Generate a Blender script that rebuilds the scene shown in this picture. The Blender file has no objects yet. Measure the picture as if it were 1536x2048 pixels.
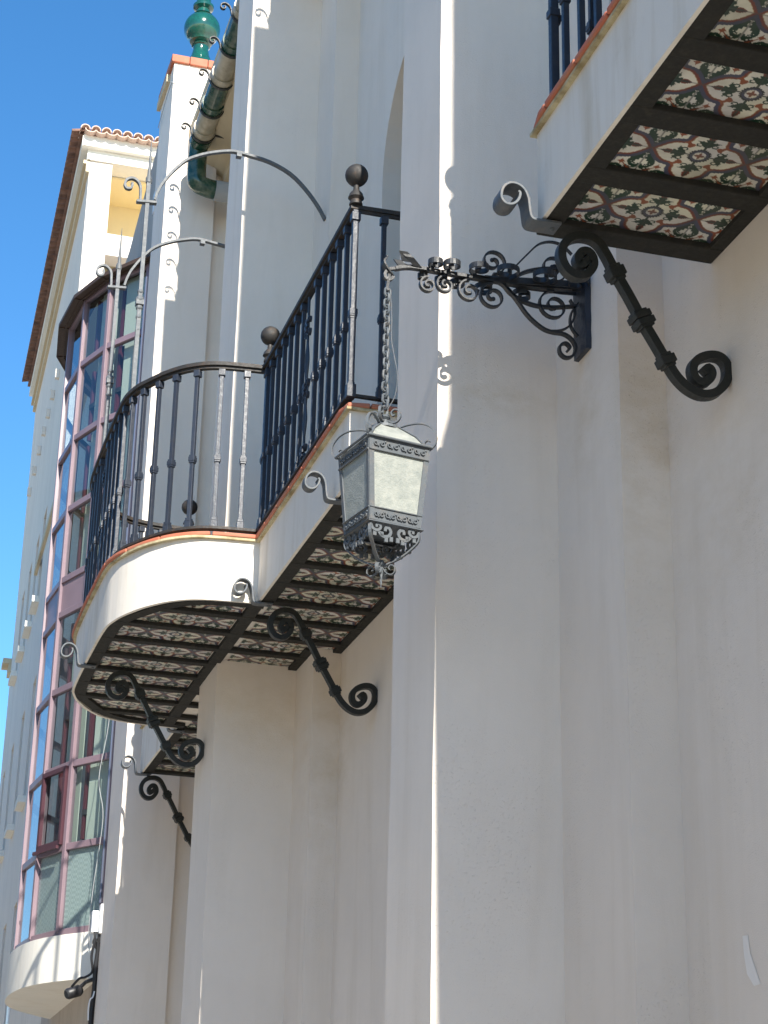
import bpy, bmesh, math, random, json
import numpy as np
from mathutils import Vector, Matrix, Quaternion
random.seed(7)
R = math.radians
scene = bpy.context.scene
col = scene.collection
# ---------------------------------------------------------------- camera
cam = bpy.data.cameras.new('camera'); camo = bpy.data.objects.new('camera', cam); col.objects.link(camo)
f_px = 3808.0
Yc = Vector((-1198, -1456, -f_px)).normalized()
Zc = Vector((212, 9784, -f_px)); Zc = (Zc - Yc * Zc.dot(Yc)).normalized()
Xc = Yc.cross(Zc)
camo.matrix_world = Matrix((Xc, Yc, Zc)).to_4x4()      # rows = world axes seen by the camera
cam.sensor_fit = 'VERTICAL'; cam.sensor_height = 36.0; cam.sensor_width = 27.0
cam.lens = 36.0 * f_px / 2048.0
cam.clip_start = 0.05; cam.clip_end = 600
scene.camera = camo
# ---------------------------------------------------------------- light
SUN = Vector((0.0105, 1.0, -0.70))
elev = math.atan2(0.70, 1.0)
world = bpy.data.worlds.new('World'); scene.world = world; world.use_nodes = True
wn = world.node_tree; wn.nodes.clear()
sky = wn.nodes.new('ShaderNodeTexSky'); sky.sky_type = 'NISHITA'; sky.sun_disc = False
sky.sun_elevation = elev; sky.sun_rotation = R(180.6); sky.altitude = 100
sky.air_density = 1.0; sky.dust_density = 0.1; sky.ozone_density = 4.0
bg = wn.nodes.new('ShaderNodeBackground'); bg.inputs[1].default_value = 0.122
wo = wn.nodes.new('ShaderNodeOutputWorld')
hs = wn.nodes.new('ShaderNodeHueSaturation'); hs.inputs['Saturation'].default_value = 1.22; hs.inputs['Hue'].default_value = .497
wn.links.new(sky.outputs[0], hs.inputs['Color']); wn.links.new(hs.outputs[0], bg.inputs[0]); wn.links.new(bg.outputs[0], wo.inputs[0])
sl = bpy.data.lights.new('sun', 'SUN'); sl.energy = 5.0; sl.angle = R(0.5); sl.color = (1.0, 0.95, 0.86)
so = bpy.data.objects.new('sun', sl); col.objects.link(so)
so.rotation_mode = 'QUATERNION'; so.rotation_quaternion = SUN.to_track_quat('-Z', 'Y'); so.location = (0, -20, 30)
scene.view_settings.view_transform = 'Standard'; scene.view_settings.look = 'None'
scene.view_settings.exposure = 1.0; scene.view_settings.gamma = 1.0

TR = json.loads('''{"brace":[[-0.4653,-0.1112],[-0.4936,-0.1358],[-0.5038,-0.1152],[-0.4901,-0.0903],[-0.4681,-0.0865],[-0.4532,-0.1063],[-0.4538,-0.1358],[-0.4763,-0.1663],[-0.5095,-0.1748],[-0.5389,-0.159],[-0.5561,-0.1244],[-0.5542,-0.087],[-0.5338,-0.0531],[-0.5003,-0.0351],[-0.4603,-0.0329],[-0.4305,-0.0488],[-0.4079,-0.0822],[-0.3792,-0.1369],[-0.3346,-0.213],[-0.2935,-0.2893],[-0.2525,-0.3582],[-0.2116,-0.4268],[-0.1833,-0.4699],[-0.1479,-0.5017],[-0.1052,-0.5175],[-0.0612,-0.5088],[-0.0281,-0.4801],[-0.0107,-0.4434],[-0.0121,-0.4025],[-0.0347,-0.3799],[-0.072,-0.381],[-0.11,-0.4007],[-0.1282,-0.4308],[-0.1229,-0.464],[-0.1,-0.4775],[-0.076,-0.4656],[-0.0647,-0.4414],[-0.074,-0.4245],[-0.0915,-0.4388]],"brace_collars":[[-0.376,-0.1419],[-0.2979,-0.2803],[-0.2852,-0.3003],[-0.2147,-0.4191]],"endscroll":[[0.0634,-0.0315],[0.0239,-0.0316],[-0.0155,-0.0332],[-0.0351,-0.0262],[-0.0414,0.0043],[-0.0457,0.0388],[-0.0593,0.0682],[-0.0835,0.0828],[-0.1097,0.0799],[-0.1294,0.0585],[-0.1341,0.0259],[-0.1198,0.0074],[-0.097,0.0081],[-0.0792,0.0255],[-0.0725,0.0494],[-0.079,0.0573]],"arm_main":[[2.3428,3.2195],[2.2531,3.2056],[2.1642,3.1955],[2.076,3.1918],[1.9885,3.1905],[1.8957,3.1901],[1.775,3.1909],[1.6781,3.1914],[1.6217,3.1767]],"arm_up":[[2.3436,3.2605],[2.296,3.2775],[2.2244,3.2778],[2.165,3.2687],[2.1057,3.2479],[2.0586,3.218],[2.0176,3.2004],[1.9652,3.1958],[1.8957,3.1963]],"arm_low":[[2.2936,3.1426],[2.252,3.1326],[2.1928,3.121],[2.1341,3.1193],[2.0815,3.1321],[2.0408,3.1561],[2.0176,3.1862]],"arm_s":[[2.0059,3.1873],[2.035,3.1675],[2.0698,3.1271],[2.1045,3.0806],[2.1393,3.0495],[2.1741,3.0294],[2.2092,3.0241],[2.2444,3.0236],[2.2736,3.0069],[2.2877,2.9755],[2.2754,2.9432],[2.2489,2.933],[2.2287,2.948],[2.2291,2.9754],[2.2498,2.989],[2.266,2.9751],[2.2564,2.9596]],"arm_c1":[[2.1858,3.0264],[2.227,3.0343],[2.2596,3.0537],[2.2808,3.0848],[2.2874,3.123],[2.2702,3.1636]],"arm_c2":[[2.2974,3.0229],[2.2772,3.0473],[2.2688,3.0767],[2.2754,3.1148],[2.2998,3.1561]],"arm_thin":[[2.0558,3.2505],[2.0824,3.2845],[2.1122,3.3211],[2.1481,3.3622],[2.184,3.3813],[2.2199,3.3845],[2.2497,3.3738],[2.2792,3.3473]],"tip_leaf":[[1.6167,3.1454],[1.5995,3.1607],[1.585,3.1796],[1.579,3.1968],[1.59,3.211],[1.5869,3.2227]],"tip_hook":[[1.6217,3.1767],[1.5993,3.1698],[1.5855,3.1522],[1.5887,3.1345],[1.6057,3.1313],[1.6167,3.1454]],"vs":[[1.9798,3.2773,0.0439,"u"],[2.2067,3.2892,0.0478,"u"],[1.7415,3.1331,0.0272,"d"],[1.8041,3.1438,0.0297,"d"],[1.8931,3.1343,0.038,"d"],[1.9797,3.1274,0.0453,"d"],[2.2076,3.1284,0.0521,"d"]],"hs":[[1.7619,3.2349,0.0264,-1],[1.8205,3.2327,0.0311,-1],[1.9187,3.2392,0.036,-1],[2.0119,3.2504,0.0445,-1],[2.1469,3.2362,0.0474,-1],[2.2774,3.2366,0.0419,-1],[1.7268,3.1642,0.0171,1],[1.7953,3.1668,0.0229,1],[1.8555,3.1678,0.0276,1],[1.9652,3.168,0.0349,1],[2.1081,3.1674,0.0364,1]],"hoop":[[1.3262,5.6417],[1.3355,5.6843],[1.3558,5.7427],[1.3719,5.7732],[1.3992,5.8196],[1.4437,5.8833],[1.5008,5.9463],[1.5896,5.9984],[1.6799,6.0335],[1.7715,6.0549],[1.8717,6.0456],[1.9943,6.0247],[2.1188,5.9697],[2.2139,5.8851],[2.2941,5.7841],[2.3429,5.6982]],"hoop_scroll":[[1.2436,5.6264],[1.2417,5.6735],[1.2373,5.7204],[1.2173,5.7507],[1.1867,5.762],[1.1579,5.7463],[1.1481,5.7171],[1.1587,5.6919],[1.1825,5.693],[1.1911,5.7151],[1.1888,5.7316]],"hoop_tie":[[1.2329,5.6258],[1.3279,5.6339]],"hoop_post":[[1.2814,5.9799],[1.2837,5.8801],[1.2818,5.7903],[1.2836,5.7633],[1.2853,5.6274],[1.2794,5.3574],[1.2815,5.1068],[1.2806,4.9892],[1.2866,4.7708],[1.2894,4.5173]]}''')
# ---------------------------------------------------------------- helpers
class MB:
    def __init__(s): s.v = []; s.f = []
    def add(s, vs, fs):
        b = len(s.v); s.v += [tuple(v) for v in vs]; s.f += [tuple(i + b for i in f) for f in fs]
    def box(s, x0, x1, y0, y1, z0, z1):
        s.add([(x0,y0,z0),(x1,y0,z0),(x1,y1,z0),(x0,y1,z0),(x0,y0,z1),(x1,y0,z1),(x1,y1,z1),(x0,y1,z1)],
              [(0,3,2,1),(4,5,6,7),(0,1,5,4),(1,2,6,5),(2,3,7,6),(3,0,4,7)])
    def obox(s, c, ax, ay, az):       # oriented box: half-extent vectors
        c = Vector(c); vs = []
        for k in (-1, 1):
            for (i, j) in ((-1,-1),(1,-1),(1,1),(-1,1)):
                vs.append(c + Vector(ax)*i + Vector(ay)*j + Vector(az)*k)
        s.add(vs, [(0,3,2,1),(4,5,6,7),(0,1,5,4),(1,2,6,5),(2,3,7,6),(3,0,4,7)])
    def prism(s, poly, z0, z1, zs=None, wob=0.0):
        zs = zs or [z0, z1]; n = len(poly); vs = []
        ph = [random.random()*9 for _ in poly]
        for z in zs:
            for i, (x, y) in enumerate(poly):
                w = wob * (math.sin(z*2.3+ph[i]) + .6*math.sin(z*5.1+ph[i]*2) + .5*random.uniform(-1,1)) if wob else 0
                vs.append((x + w, y + w*.5, z))
        fs = [tuple(reversed(range(n)))]
        for k in range(len(zs)-1):
            for i in range(n):
                j = (i+1) % n; fs.append((k*n+i, k*n+j, (k+1)*n+j, (k+1)*n+i))
        fs.append(tuple((len(zs)-1)*n + i for i in range(n)))
        s.add(vs, fs)
    def strip(s, pts, nrm, w, t, taper=None, closed=False):
        P = [Vector(p) for p in pts]; n = Vector(nrm).normalized(); N = len(P); vs = []
        for i, p in enumerate(P):
            a = P[(i-1) % N] if (i > 0 or closed) else P[i]
            b = P[(i+1) % N] if (i < N-1 or closed) else P[i]
            T = (b - a)
            T = T.normalized() if T.length > 1e-9 else Vector((0,0,1))
            S = T.cross(n)
            S = S.normalized() if S.length > 1e-6 else Vector((1,0,0))
            k = taper(i/(N-1)) if taper else 1.0
            for (u, v) in ((-1,-1),(1,-1),(1,1),(-1,1)):
                vs.append(p + n*(u*w/2*(k if taper else 1)) + S*(v*t/2*k))
        fs = []
        for i in range(N if closed else N-1):
            j = (i+1) % N
            for q in range(4):
                r = (q+1) % 4; fs.append((i*4+q, i*4+r, j*4+r, j*4+q))
        if not closed:
            fs.append((3,2,1,0)); e = (N-1)*4; fs.append((e,e+1,e+2,e+3))
        s.add(vs, fs)
    def tube(s, pts, r, n=10, closed=False, taper=None):
        P = [Vector(p) for p in pts]; N = len(P); vs = []; U = None
        for i, p in enumerate(P):
            a = P[(i-1) % N] if (i > 0 or closed) else P[i]
            b = P[(i+1) % N] if (i < N-1 or closed) else P[i]
            T = (b-a).normalized()
            if U is None:
                U = T.orthogonal().normalized()
            U = (U - T*U.dot(T)).normalized(); W = T.cross(U)
            k = taper(i/(N-1)) if taper else 1.0
            for q in range(n):
                an = 2*math.pi*q/n
                vs.append(p + (U*math.cos(an) + W*math.sin(an))*r*k)
        fs = []
        for i in range(N if closed else N-1):
            j = (i+1) % N
            for q in range(n):
                r2 = (q+1) % n; fs.append((i*n+q, i*n+r2, j*n+r2, j*n+q))
        if not closed:
            fs.append(tuple(reversed(range(n)))); fs.append(tuple((N-1)*n+q for q in range(n)))
        s.add(vs, fs)
    def lathe(s, prof, c=(0,0,0), n=32, M=None):
        vs = []; N = len(prof); c = Vector(c)
        for (r, z) in prof:
            for q in range(n):
                a = 2*math.pi*q/n; v = Vector((r*math.cos(a), r*math.sin(a), z))
                if M: v = M @ v
                vs.append(c + v)
        fs = []
        for i in range(N-1):
            for q in range(n):
                r2 = (q+1) % n; fs.append((i*n+q, i*n+r2, (i+1)*n+r2, (i+1)*n+q))
        fs.append(tuple(reversed(range(n)))); fs.append(tuple((N-1)*n+q for q in range(n)))
        s.add(vs, fs)
    def sphere(s, c, r, n=24):
        s.lathe([(max(1e-4, r*math.sin(math.pi*k/14)), -r*math.cos(math.pi*k/14)) for k in range(15)], c, n)
    def quad(s, a, b, c, d): s.add([a,b,c,d], [(0,1,2,3)])
    def poly(s, vs): s.add(vs, [tuple(range(len(vs)))])
    def build(s, name, m, parent=None, smooth=False, bevel=0):
        me = bpy.data.meshes.new(name); me.from_pydata(s.v, [], s.f); me.validate(); me.update()
        bm = bmesh.new(); bm.from_mesh(me); bmesh.ops.recalc_face_normals(bm, faces=bm.faces); bm.to_mesh(me); bm.free()
        me.materials.append(m)
        o = bpy.data.objects.new(name, me); col.objects.link(o)
        if smooth:
            me.polygons.foreach_set('use_smooth', [True]*len(me.polygons))
            try: me.set_sharp_from_angle(angle=R(40))
            except Exception: pass
        if bevel:
            bv = o.modifiers.new('bevel', 'BEVEL'); bv.width = bevel; bv.segments = 2; bv.limit_method = 'ANGLE'; bv.angle_limit = R(50)
        if parent: o.parent = parent; o.matrix_parent_inverse = parent.matrix_world.inverted()
        return o
def tag(o, label=None, cat=None, group=None, kind=None):
    if label: o['label'] = label
    if cat: o['category'] = cat
    if group: o['group'] = group
    if kind: o['kind'] = kind
    return o
def thing(name, label, cat, loc=(0,0,0), group=None):
    o = bpy.data.objects.new(name, None); col.objects.link(o); o.location = loc; o.empty_display_size = .1
    o.matrix_world = Matrix.Translation(loc)
    return tag(o, label, cat, group)
def dup(o, parent, dx=(0,0,0)):
    c = o.copy(); col.objects.link(c); c.parent = parent
    c.matrix_parent_inverse = o.matrix_parent_inverse.copy() if parent is o.parent else parent.matrix_world.inverted()
    c.location = Vector(o.location) + Vector(dx)
    return c
def smooth2(pts, k=5):                # Catmull-Rom through points of any dimension
    P = [Vector(list(p) + [0]*(3-len(p))) for p in pts]; out = []
    for i in range(len(P)-1):
        a = P[max(i-1,0)]; b = P[i]; c = P[i+1]; d = P[min(i+2,len(P)-1)]
        for j in range(k):
            t = j/k
            out.append(0.5*((2*b) + (c-a)*t + (2*a-5*b+4*c-d)*t*t + (3*b-a-3*c+d)*t**3))
    out.append(P[-1]); return out
def spiral(cx, cz, r0, a0, turns, r1=0.18, n=40):
    return [(cx + r0*(1-(1-r1)*u**1.25)*math.cos(a0+turns*2*math.pi*u), cz + r0*(1-(1-r1)*u**1.25)*math.sin(a0+turns*2*math.pi*u)) for u in [i/n for i in range(n+1)]]
# ---------------------------------------------------------------- materials
def mat(name, base, rough=0.8, metal=0.0, spec=0.5):
    m = bpy.data.materials.new(name); m.use_nodes = True; nt = m.node_tree
    b = nt.nodes['Principled BSDF']; b.inputs['Base Color'].default_value = (*base, 1)
    b.inputs['Roughness'].default_value = rough; b.inputs['Metallic'].default_value = metal
    b.inputs['Specular IOR Level'].default_value = spec
    return m, nt, b
def noise(nt, scale, vec=None, detail=5, rough=.6, dist=0):
    n = nt.nodes.new('ShaderNodeTexNoise'); n.inputs['Scale'].default_value = scale; n.inputs['Detail'].default_value = detail
    n.inputs['Roughness'].default_value = rough; n.inputs['Distortion'].default_value = dist
    if vec: nt.links.new(vec, n.inputs['Vector'])
    return n.outputs['Fac']
def coords(nt, scale=(1,1,1)):
    g = nt.nodes.new('ShaderNodeNewGeometry'); mp = nt.nodes.new('ShaderNodeMapping')
    mp.inputs['Scale'].default_value = scale; nt.links.new(g.outputs['Position'], mp.inputs['Vector']); return mp.outputs[0]
def ramp(nt, fac, a, b, ca=(0,0,0), cb=(1,1,1)):
    r = nt.nodes.new('ShaderNodeValToRGB'); r.color_ramp.elements[0].position = a; r.color_ramp.elements[1].position = b
    r.color_ramp.elements[0].color = (*ca,1); r.color_ramp.elements[1].color = (*cb,1)
    nt.links.new(fac, r.inputs[0]); return r.outputs[0]
def mix(nt, fac, a, b):
    m = nt.nodes.new('ShaderNodeMix'); m.data_type = 'RGBA'
    if isinstance(fac, float): m.inputs[0].default_value = fac
    else: nt.links.new(fac, m.inputs[0])
    for i, x in ((6, a), (7, b)):
        if isinstance(x, tuple): m.inputs[i].default_value = (*x, 1)
        else: nt.links.new(x, m.inputs[i])
    return m.outputs[2]
def bump(nt, b, h, strength=.3, dist=.01):
    n = nt.nodes.new('ShaderNodeBump'); n.inputs['Strength'].default_value = strength; n.inputs['Distance'].default_value = dist
    nt.links.new(h, n.inputs['Height']); nt.links.new(n.outputs[0], b.inputs['Normal']); return n
def math_(nt, op, a, b=None):
    m = nt.nodes.new('ShaderNodeMath'); m.operation = op
    for i, x in enumerate((a, b)):
        if x is None: continue
        if isinstance(x, (int, float)): m.inputs[i].default_value = x
        else: nt.links.new(x, m.inputs[i])
    return m.outputs[0]

def stucco(name, base, dirt, streak=.35, bstr=.35, cracks=True, grain=230):
    m, nt, b = mat(name, base, .88, 0, .25)
    p = coords(nt); ps = coords(nt, (3, 3, .35)); pf = coords(nt, (9, 9, .9))
    n1 = noise(nt, .9, p, 6, .65); n2 = noise(nt, 1.6, ps, 6, .6, .4); n3 = noise(nt, 1.0, pf, 4, .6)
    c = mix(nt, ramp(nt, n1, .35, .75), base, tuple(v*.90 for v in base)); c = mix(nt, math_(nt, 'MULTIPLY', ramp(nt, noise(nt, 7, p, 8, .75), .55, .8), streak*.35), c, dirt)
    c = mix(nt, math_(nt, 'MULTIPLY', ramp(nt, n2, .52, .8), streak), c, dirt)
    c = mix(nt, math_(nt, 'MULTIPLY', ramp(nt, n3, .5, .95), streak*.45), c, dirt)
    if cracks:
        v = nt.nodes.new('ShaderNodeTexVoronoi'); v.feature = 'DISTANCE_TO_EDGE'; v.inputs['Scale'].default_value = .8
        wp = nt.nodes.new('ShaderNodeVectorMath'); wp.operation = 'ADD'
        nz = nt.nodes.new('ShaderNodeTexNoise'); nz.inputs['Scale'].default_value = 3; nt.links.new(p, nz.inputs['Vector'])
        sc = nt.nodes.new('ShaderNodeVectorMath'); sc.operation = 'SCALE'; sc.inputs[3].default_value = .5
        nt.links.new(nz.outputs['Color'], sc.inputs[0]); nt.links.new(coords(nt, (.5,.5,1.1)), wp.inputs[0]); nt.links.new(sc.outputs[0], wp.inputs[1])
        nt.links.new(wp.outputs[0], v.inputs['Vector'])
        line = ramp(nt, v.outputs['Distance'], .0, .0012, (1,1,1), (0,0,0))
        msk = ramp(nt, noise(nt, .55, p, 2), .56, .62)
        c = mix(nt, math_(nt, 'MULTIPLY', math_(nt, 'MULTIPLY', line, msk), .35), c, (.30,.24,.18))
    if name == 'cream stucco':       # old rust and damp stains with a place of their own
        g = nt.nodes.new('ShaderNodeNewGeometry'); sx = nt.nodes.new('ShaderNodeSeparateXYZ'); nt.links.new(g.outputs['Position'], sx.inputs[0])
        def bell(o, c0, w):
            a = math_(nt, 'MULTIPLY', math_(nt, 'SUBTRACT', o, c0), 1/w); return math_(nt, 'POWER', 2.718, math_(nt, 'MULTIPLY', math_(nt, 'MULTIPLY', a, a), -1.0))
        st = ramp(nt, noise(nt, 5, coords(nt, (1,1,1.6)), 7, .7), .38, .7)
        for (cy, wy, cx, wx, cz, wz, k) in ((5.89,.12,2.10,.22,2.88,.07,.8),(5.32,.05,2.42,.12,2.5,.45,.7),(9.55,.3,2.45,.15,2.5,.5,.6),(5.62,.16,2.33,.05,2.75,.25,.6),(4.9,.4,2.495,.02,2.2,.5,.35),(9.93,.06,2.15,.3,2.75,.25,.45)):
            mk_ = math_(nt, 'MULTIPLY', math_(nt, 'MULTIPLY', bell(sx.outputs[1], cy, wy), bell(sx.outputs[0], cx, wx)), math_(nt, 'MULTIPLY', bell(sx.outputs[2], cz, wz), st))
            c = mix(nt, math_(nt, 'MULTIPLY', mk_, k*.7), c, (.55,.42,.25))
    nt.links.new(c, b.inputs['Base Color'])
    hg = noise(nt, grain, p, 3, .7); hb = noise(nt, 6, coords(nt, (1,1,.4)), 4, .5)
    h = math_(nt, 'ADD', math_(nt, 'MULTIPLY', hg, .35), math_(nt, 'MULTIPLY', hb, 1.0))
    if name == 'cream stucco': h = math_(nt, 'ADD', h, math_(nt, 'MULTIPLY', math_(nt, 'MULTIPLY', ramp(nt, noise(nt, 110, p, 2), .60, .70), ramp(nt, noise(nt, 2.2, coords(nt, (1,2,.7)), 4), .50, .62)), .9))
    bump(nt, b, h, bstr, .006)
    return m
WALL = stucco('cream stucco', (.85,.755,.655), (.62,.52,.40), .36, .45, False)
WALL2 = stucco('white stucco', (.80,.765,.68), (.58,.48,.34), .3, .2, False)
FASC = stucco('balcony edge render', (.80,.74,.65), (.48,.38,.24), .75, .25, False)
FARW = stucco('pale far wall', (.76,.69,.60), (.52,.44,.36), .5, .2, False, 60)
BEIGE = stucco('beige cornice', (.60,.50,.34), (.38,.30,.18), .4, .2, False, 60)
YEL = stucco('yellow loggia', (.82,.69,.42), (.62,.50,.30), .2, .1, False, 60)
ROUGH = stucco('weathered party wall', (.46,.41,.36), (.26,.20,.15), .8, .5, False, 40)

def iron(name, base, rust, amt=.3, rough=.42, metal=.0, spec=.5):
    m, nt, b = mat(name, base, rough, metal, spec)
    p = coords(nt); n = noise(nt, 26, p, 6, .7)
    nt.links.new(mix(nt, math_(nt, 'MULTIPLY', ramp(nt, n, .5, .72), amt), base, rust), b.inputs['Base Color'])
    nt.links.new(ramp(nt, noise(nt, 60, p), .3, .8, (rough,)*3, (min(1,rough+.25),)*3), b.inputs['Roughness'])
    bump(nt, b, math_(nt, 'ADD', noise(nt, 120, p, 4), math_(nt, 'MULTIPLY', noise(nt, 34, p, 2), 2.0)), .22, .003); return m
IRON = iron('blue black iron', (.022,.028,.042), (.06,.055,.05), .35, .34)
RAILI = iron('rusted handrail', (.022,.020,.018), (.10,.055,.028), .6, .55)
BRACE = iron('green black iron', (.012,.014,.012), (.04,.033,.024), .5, .42)
LAMPI = iron('weathered grey iron', (.085,.097,.108), (.20,.16,.12), .45, .5)
ARMI = iron('bracket iron', (.018,.020,.023), (.08,.07,.06), .35, .38)
BEAM = iron('dark underside steel', (.030,.029,.025), (.06,.052,.04), .5, .7, 0, .2)
FALL = iron('grey hoop iron', (.10,.11,.12), (.20,.19,.17), .4, .5)

m, nt, b = mat('terracotta', (.52,.19,.10), .75)
n = noise(nt, 9, coords(nt)); nt.links.new(mix(nt, ramp(nt, n, .4, .7), (.46,.13,.07), (.36,.17,.10)), b.inputs['Base Color'])
bump(nt, b, noise(nt, 60, coords(nt)), .3, .003); TERRA = m
m, nt, b = mat('aged lip mortar', (.45,.37,.22), .9)
n = noise(nt, 14, coords(nt)); nt.links.new(mix(nt, ramp(nt, n, .4, .65), (.52,.45,.28), (.26,.20,.10)), b.inputs['Base Color'])
bump(nt, b, noise(nt, 40, coords(nt)), .5, .006); LIP = m
m, nt, b = mat('dark base rail', (.05,.02,.02), .6); DRED = m
m, nt, b = mat('green glaze', (.007,.07,.045), .16, 0, .6)
b.inputs['Coat Weight'].default_value = .6; b.inputs['Coat Roughness'].default_value = .08
n = noise(nt, 18, coords(nt)); nt.links.new(mix(nt, ramp(nt, n, .35, .75), (.007,.085,.058), (.008,.045,.032)), b.inputs['Base Color']); GREEN = m
m, nt, b = mat('pipe green glaze', (.01,.06,.035), .22, 0, .6)
n = noise(nt, 12, coords(nt)); nt.links.new(mix(nt, ramp(nt, n, .45, .75), (.008,.05,.03), (.12,.15,.10)), b.inputs['Base Color']); PGREEN = m
m, nt, b = mat('pipe cream glaze', (.5,.42,.28), .35)
n = noise(nt, 7, coords(nt)); nt.links.new(mix(nt, ramp(nt, n, .4, .7), (.48,.42,.31), (.22,.19,.12)), b.inputs['Base Color']); PCREAM = m
m, nt, b = mat('grey concrete stub', (.35,.35,.34), .9); bump(nt, b, noise(nt, 50, coords(nt)), .5, .004); CONC = m
# lantern glass: milky rolled glass
m, nt, b = mat('milky rolled glass', (.80,.86,.82), .30, 0, .5)
p = coords(nt); n = noise(nt, 34, p, 6, .7)
nt.links.new(mix(nt, ramp(nt, n, .3, .7), (.29,.315,.295), (.48,.49,.445)), b.inputs['Base Color'])
b.inputs['Transmission Weight'].default_value = .0
v = nt.nodes.new('ShaderNodeTexVoronoi'); v.inputs['Scale'].default_value = 170; nt.links.new(p, v.inputs['Vector'])
bump(nt, b, math_(nt, 'ADD', v.outputs['Distance'], noise(nt, 40, p)), .3, .003)
tl = nt.nodes.new('ShaderNodeBsdfTranslucent'); tl.inputs[0].default_value = (.50,.56,.52,1)
ms = nt.nodes.new('ShaderNodeMixShader'); ms.inputs[0].default_value = .3
out = nt.nodes['Material Output']; nt.links.new(b.outputs[0], ms.inputs[1]); nt.links.new(tl.outputs[0], ms.inputs[2]); nt.links.new(ms.outputs[0], out.inputs[0])
LGLASS = m
# clear window glass
m, nt, b = mat('window glass', (.03,.04,.045), .03, 0, .6)
gl = nt.nodes.new('ShaderNodeBsdfGlossy'); gl.inputs['Roughness'].default_value = .02; gl.inputs[0].default_value = (.95,.97,1,1)
tr = nt.nodes.new('ShaderNodeBsdfTransparent'); tr.inputs[0].default_value = (.84,.88,.88,1)
fr = nt.nodes.new('ShaderNodeFresnel'); fr.inputs[0].default_value = 1.65
ms = nt.nodes.new('ShaderNodeMixShader'); gb = nt.nodes.new('ShaderNodeNewGeometry'); ff = math_(nt, 'MULTIPLY', fr.outputs[0], math_(nt, 'SUBTRACT', 1.0, gb.outputs['Backfacing'])); nt.links.new(ff, ms.inputs[0]); nt.links.new(tr.outputs[0], ms.inputs[1]); nt.links.new(gl.outputs[0], ms.inputs[2])
nt.links.new(ms.outputs[0], nt.nodes['Material Output'].inputs[0]); GLASS = m
m, nt, b = mat('mauve aluminium', (.30,.115,.17), .38, .0, .5)
n = noise(nt, 3, coords(nt)); nt.links.new(mix(nt, ramp(nt, n, .4, .7), (.215,.15,.172), (.18,.125,.145)), b.inputs['Base Color']); MAUVE = m
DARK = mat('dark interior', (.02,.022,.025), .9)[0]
BLIND = mat('grey green blind', (.50,.52,.44), .9)[0]
m, nt, b = mat('patterned frosted film', (.42,.47,.44), .7)
ck = nt.nodes.new('ShaderNodeTexChecker'); ck.inputs['Scale'].default_value = 52; nt.links.new(coords(nt), ck.inputs['Vector'])
nt.links.new(mix(nt, ck.outputs['Fac'], (.46,.50,.48), (.36,.40,.38)), b.inputs['Base Color']); FILM = m
CAP = iron('brown metal canopy', (.05,.028,.018), (.09,.06,.04), .4, .55)
WPLAST = mat('white plastic', (.82,.82,.80), .45)[0]
BLACKC = mat('black cable', (.015,.015,.017), .45)[0]
GREYC = mat('grey cable', (.35,.36,.36), .5)[0]
m, nt, b = mat('old roof tile', (.32,.15,.09), .85)
n = noise(nt, 6, coords(nt)); nt.links.new(mix(nt, ramp(nt, n, .35, .7), (.28,.15,.10), (.12,.07,.055)), b.inputs['Base Color']); TILE = m
PTILE = mat('pale verge tile', (.55,.40,.32), .8)[0]
m, nt, b = mat('street paving', (.36,.33,.29), .9)
bk = nt.nodes.new('ShaderNodeTexBrick'); bk.inputs['Scale'].default_value = 3; bk.inputs['Color1'].default_value = (.64,.58,.49,1); bk.inputs['Color2'].default_value = (.58,.52,.44,1); bk.inputs['Mortar'].default_value = (.15,.14,.12,1)
nt.links.new(coords(nt), bk.inputs['Vector']); nt.links.new(bk.outputs[0], b.inputs['Base Color']); PAVE = m  # paving lies out of view; pale warm colour set for its bounce light
m, nt, b = mat('worn pale asphalt', (.32,.30,.275), .9); bump(nt, b, noise(nt, 90, coords(nt)), .5, .01); ASPH = m  # unseen road, colour raised to bounce more sunlight onto the walls
# ---------------------------------------------------------------- ground
GZ = -1.6
def struct(mb, name, m):
    o = mb.build(name, m); o['kind'] = 'structure'; return o
g = MB(); g.quad((-150,-80,GZ-.124),(150,-80,GZ-.124),(150,220,GZ-.124),(-150,220,GZ-.124)); struct(g, 'ground', PAVE)
g = MB(); g.quad((-7,-80,GZ-.12),(.75,-80,GZ-.12),(.75,220,GZ-.12),(-7,220,GZ-.12)); struct(g, 'road', ASPH)
g = MB(); g.box(.90,8,-80,220,GZ-.2,GZ); g.box(.75,.897,-80,220,GZ-.2,GZ+.004); struct(g, 'pavement', PAVE)
g = MB(); g.box(-12,-7.15,-80,220,GZ-.2,GZ); g.box(-7.147,-7,-80,220,GZ-.2,GZ+.004); struct(g, 'opposite_pavement', PAVE)
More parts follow.
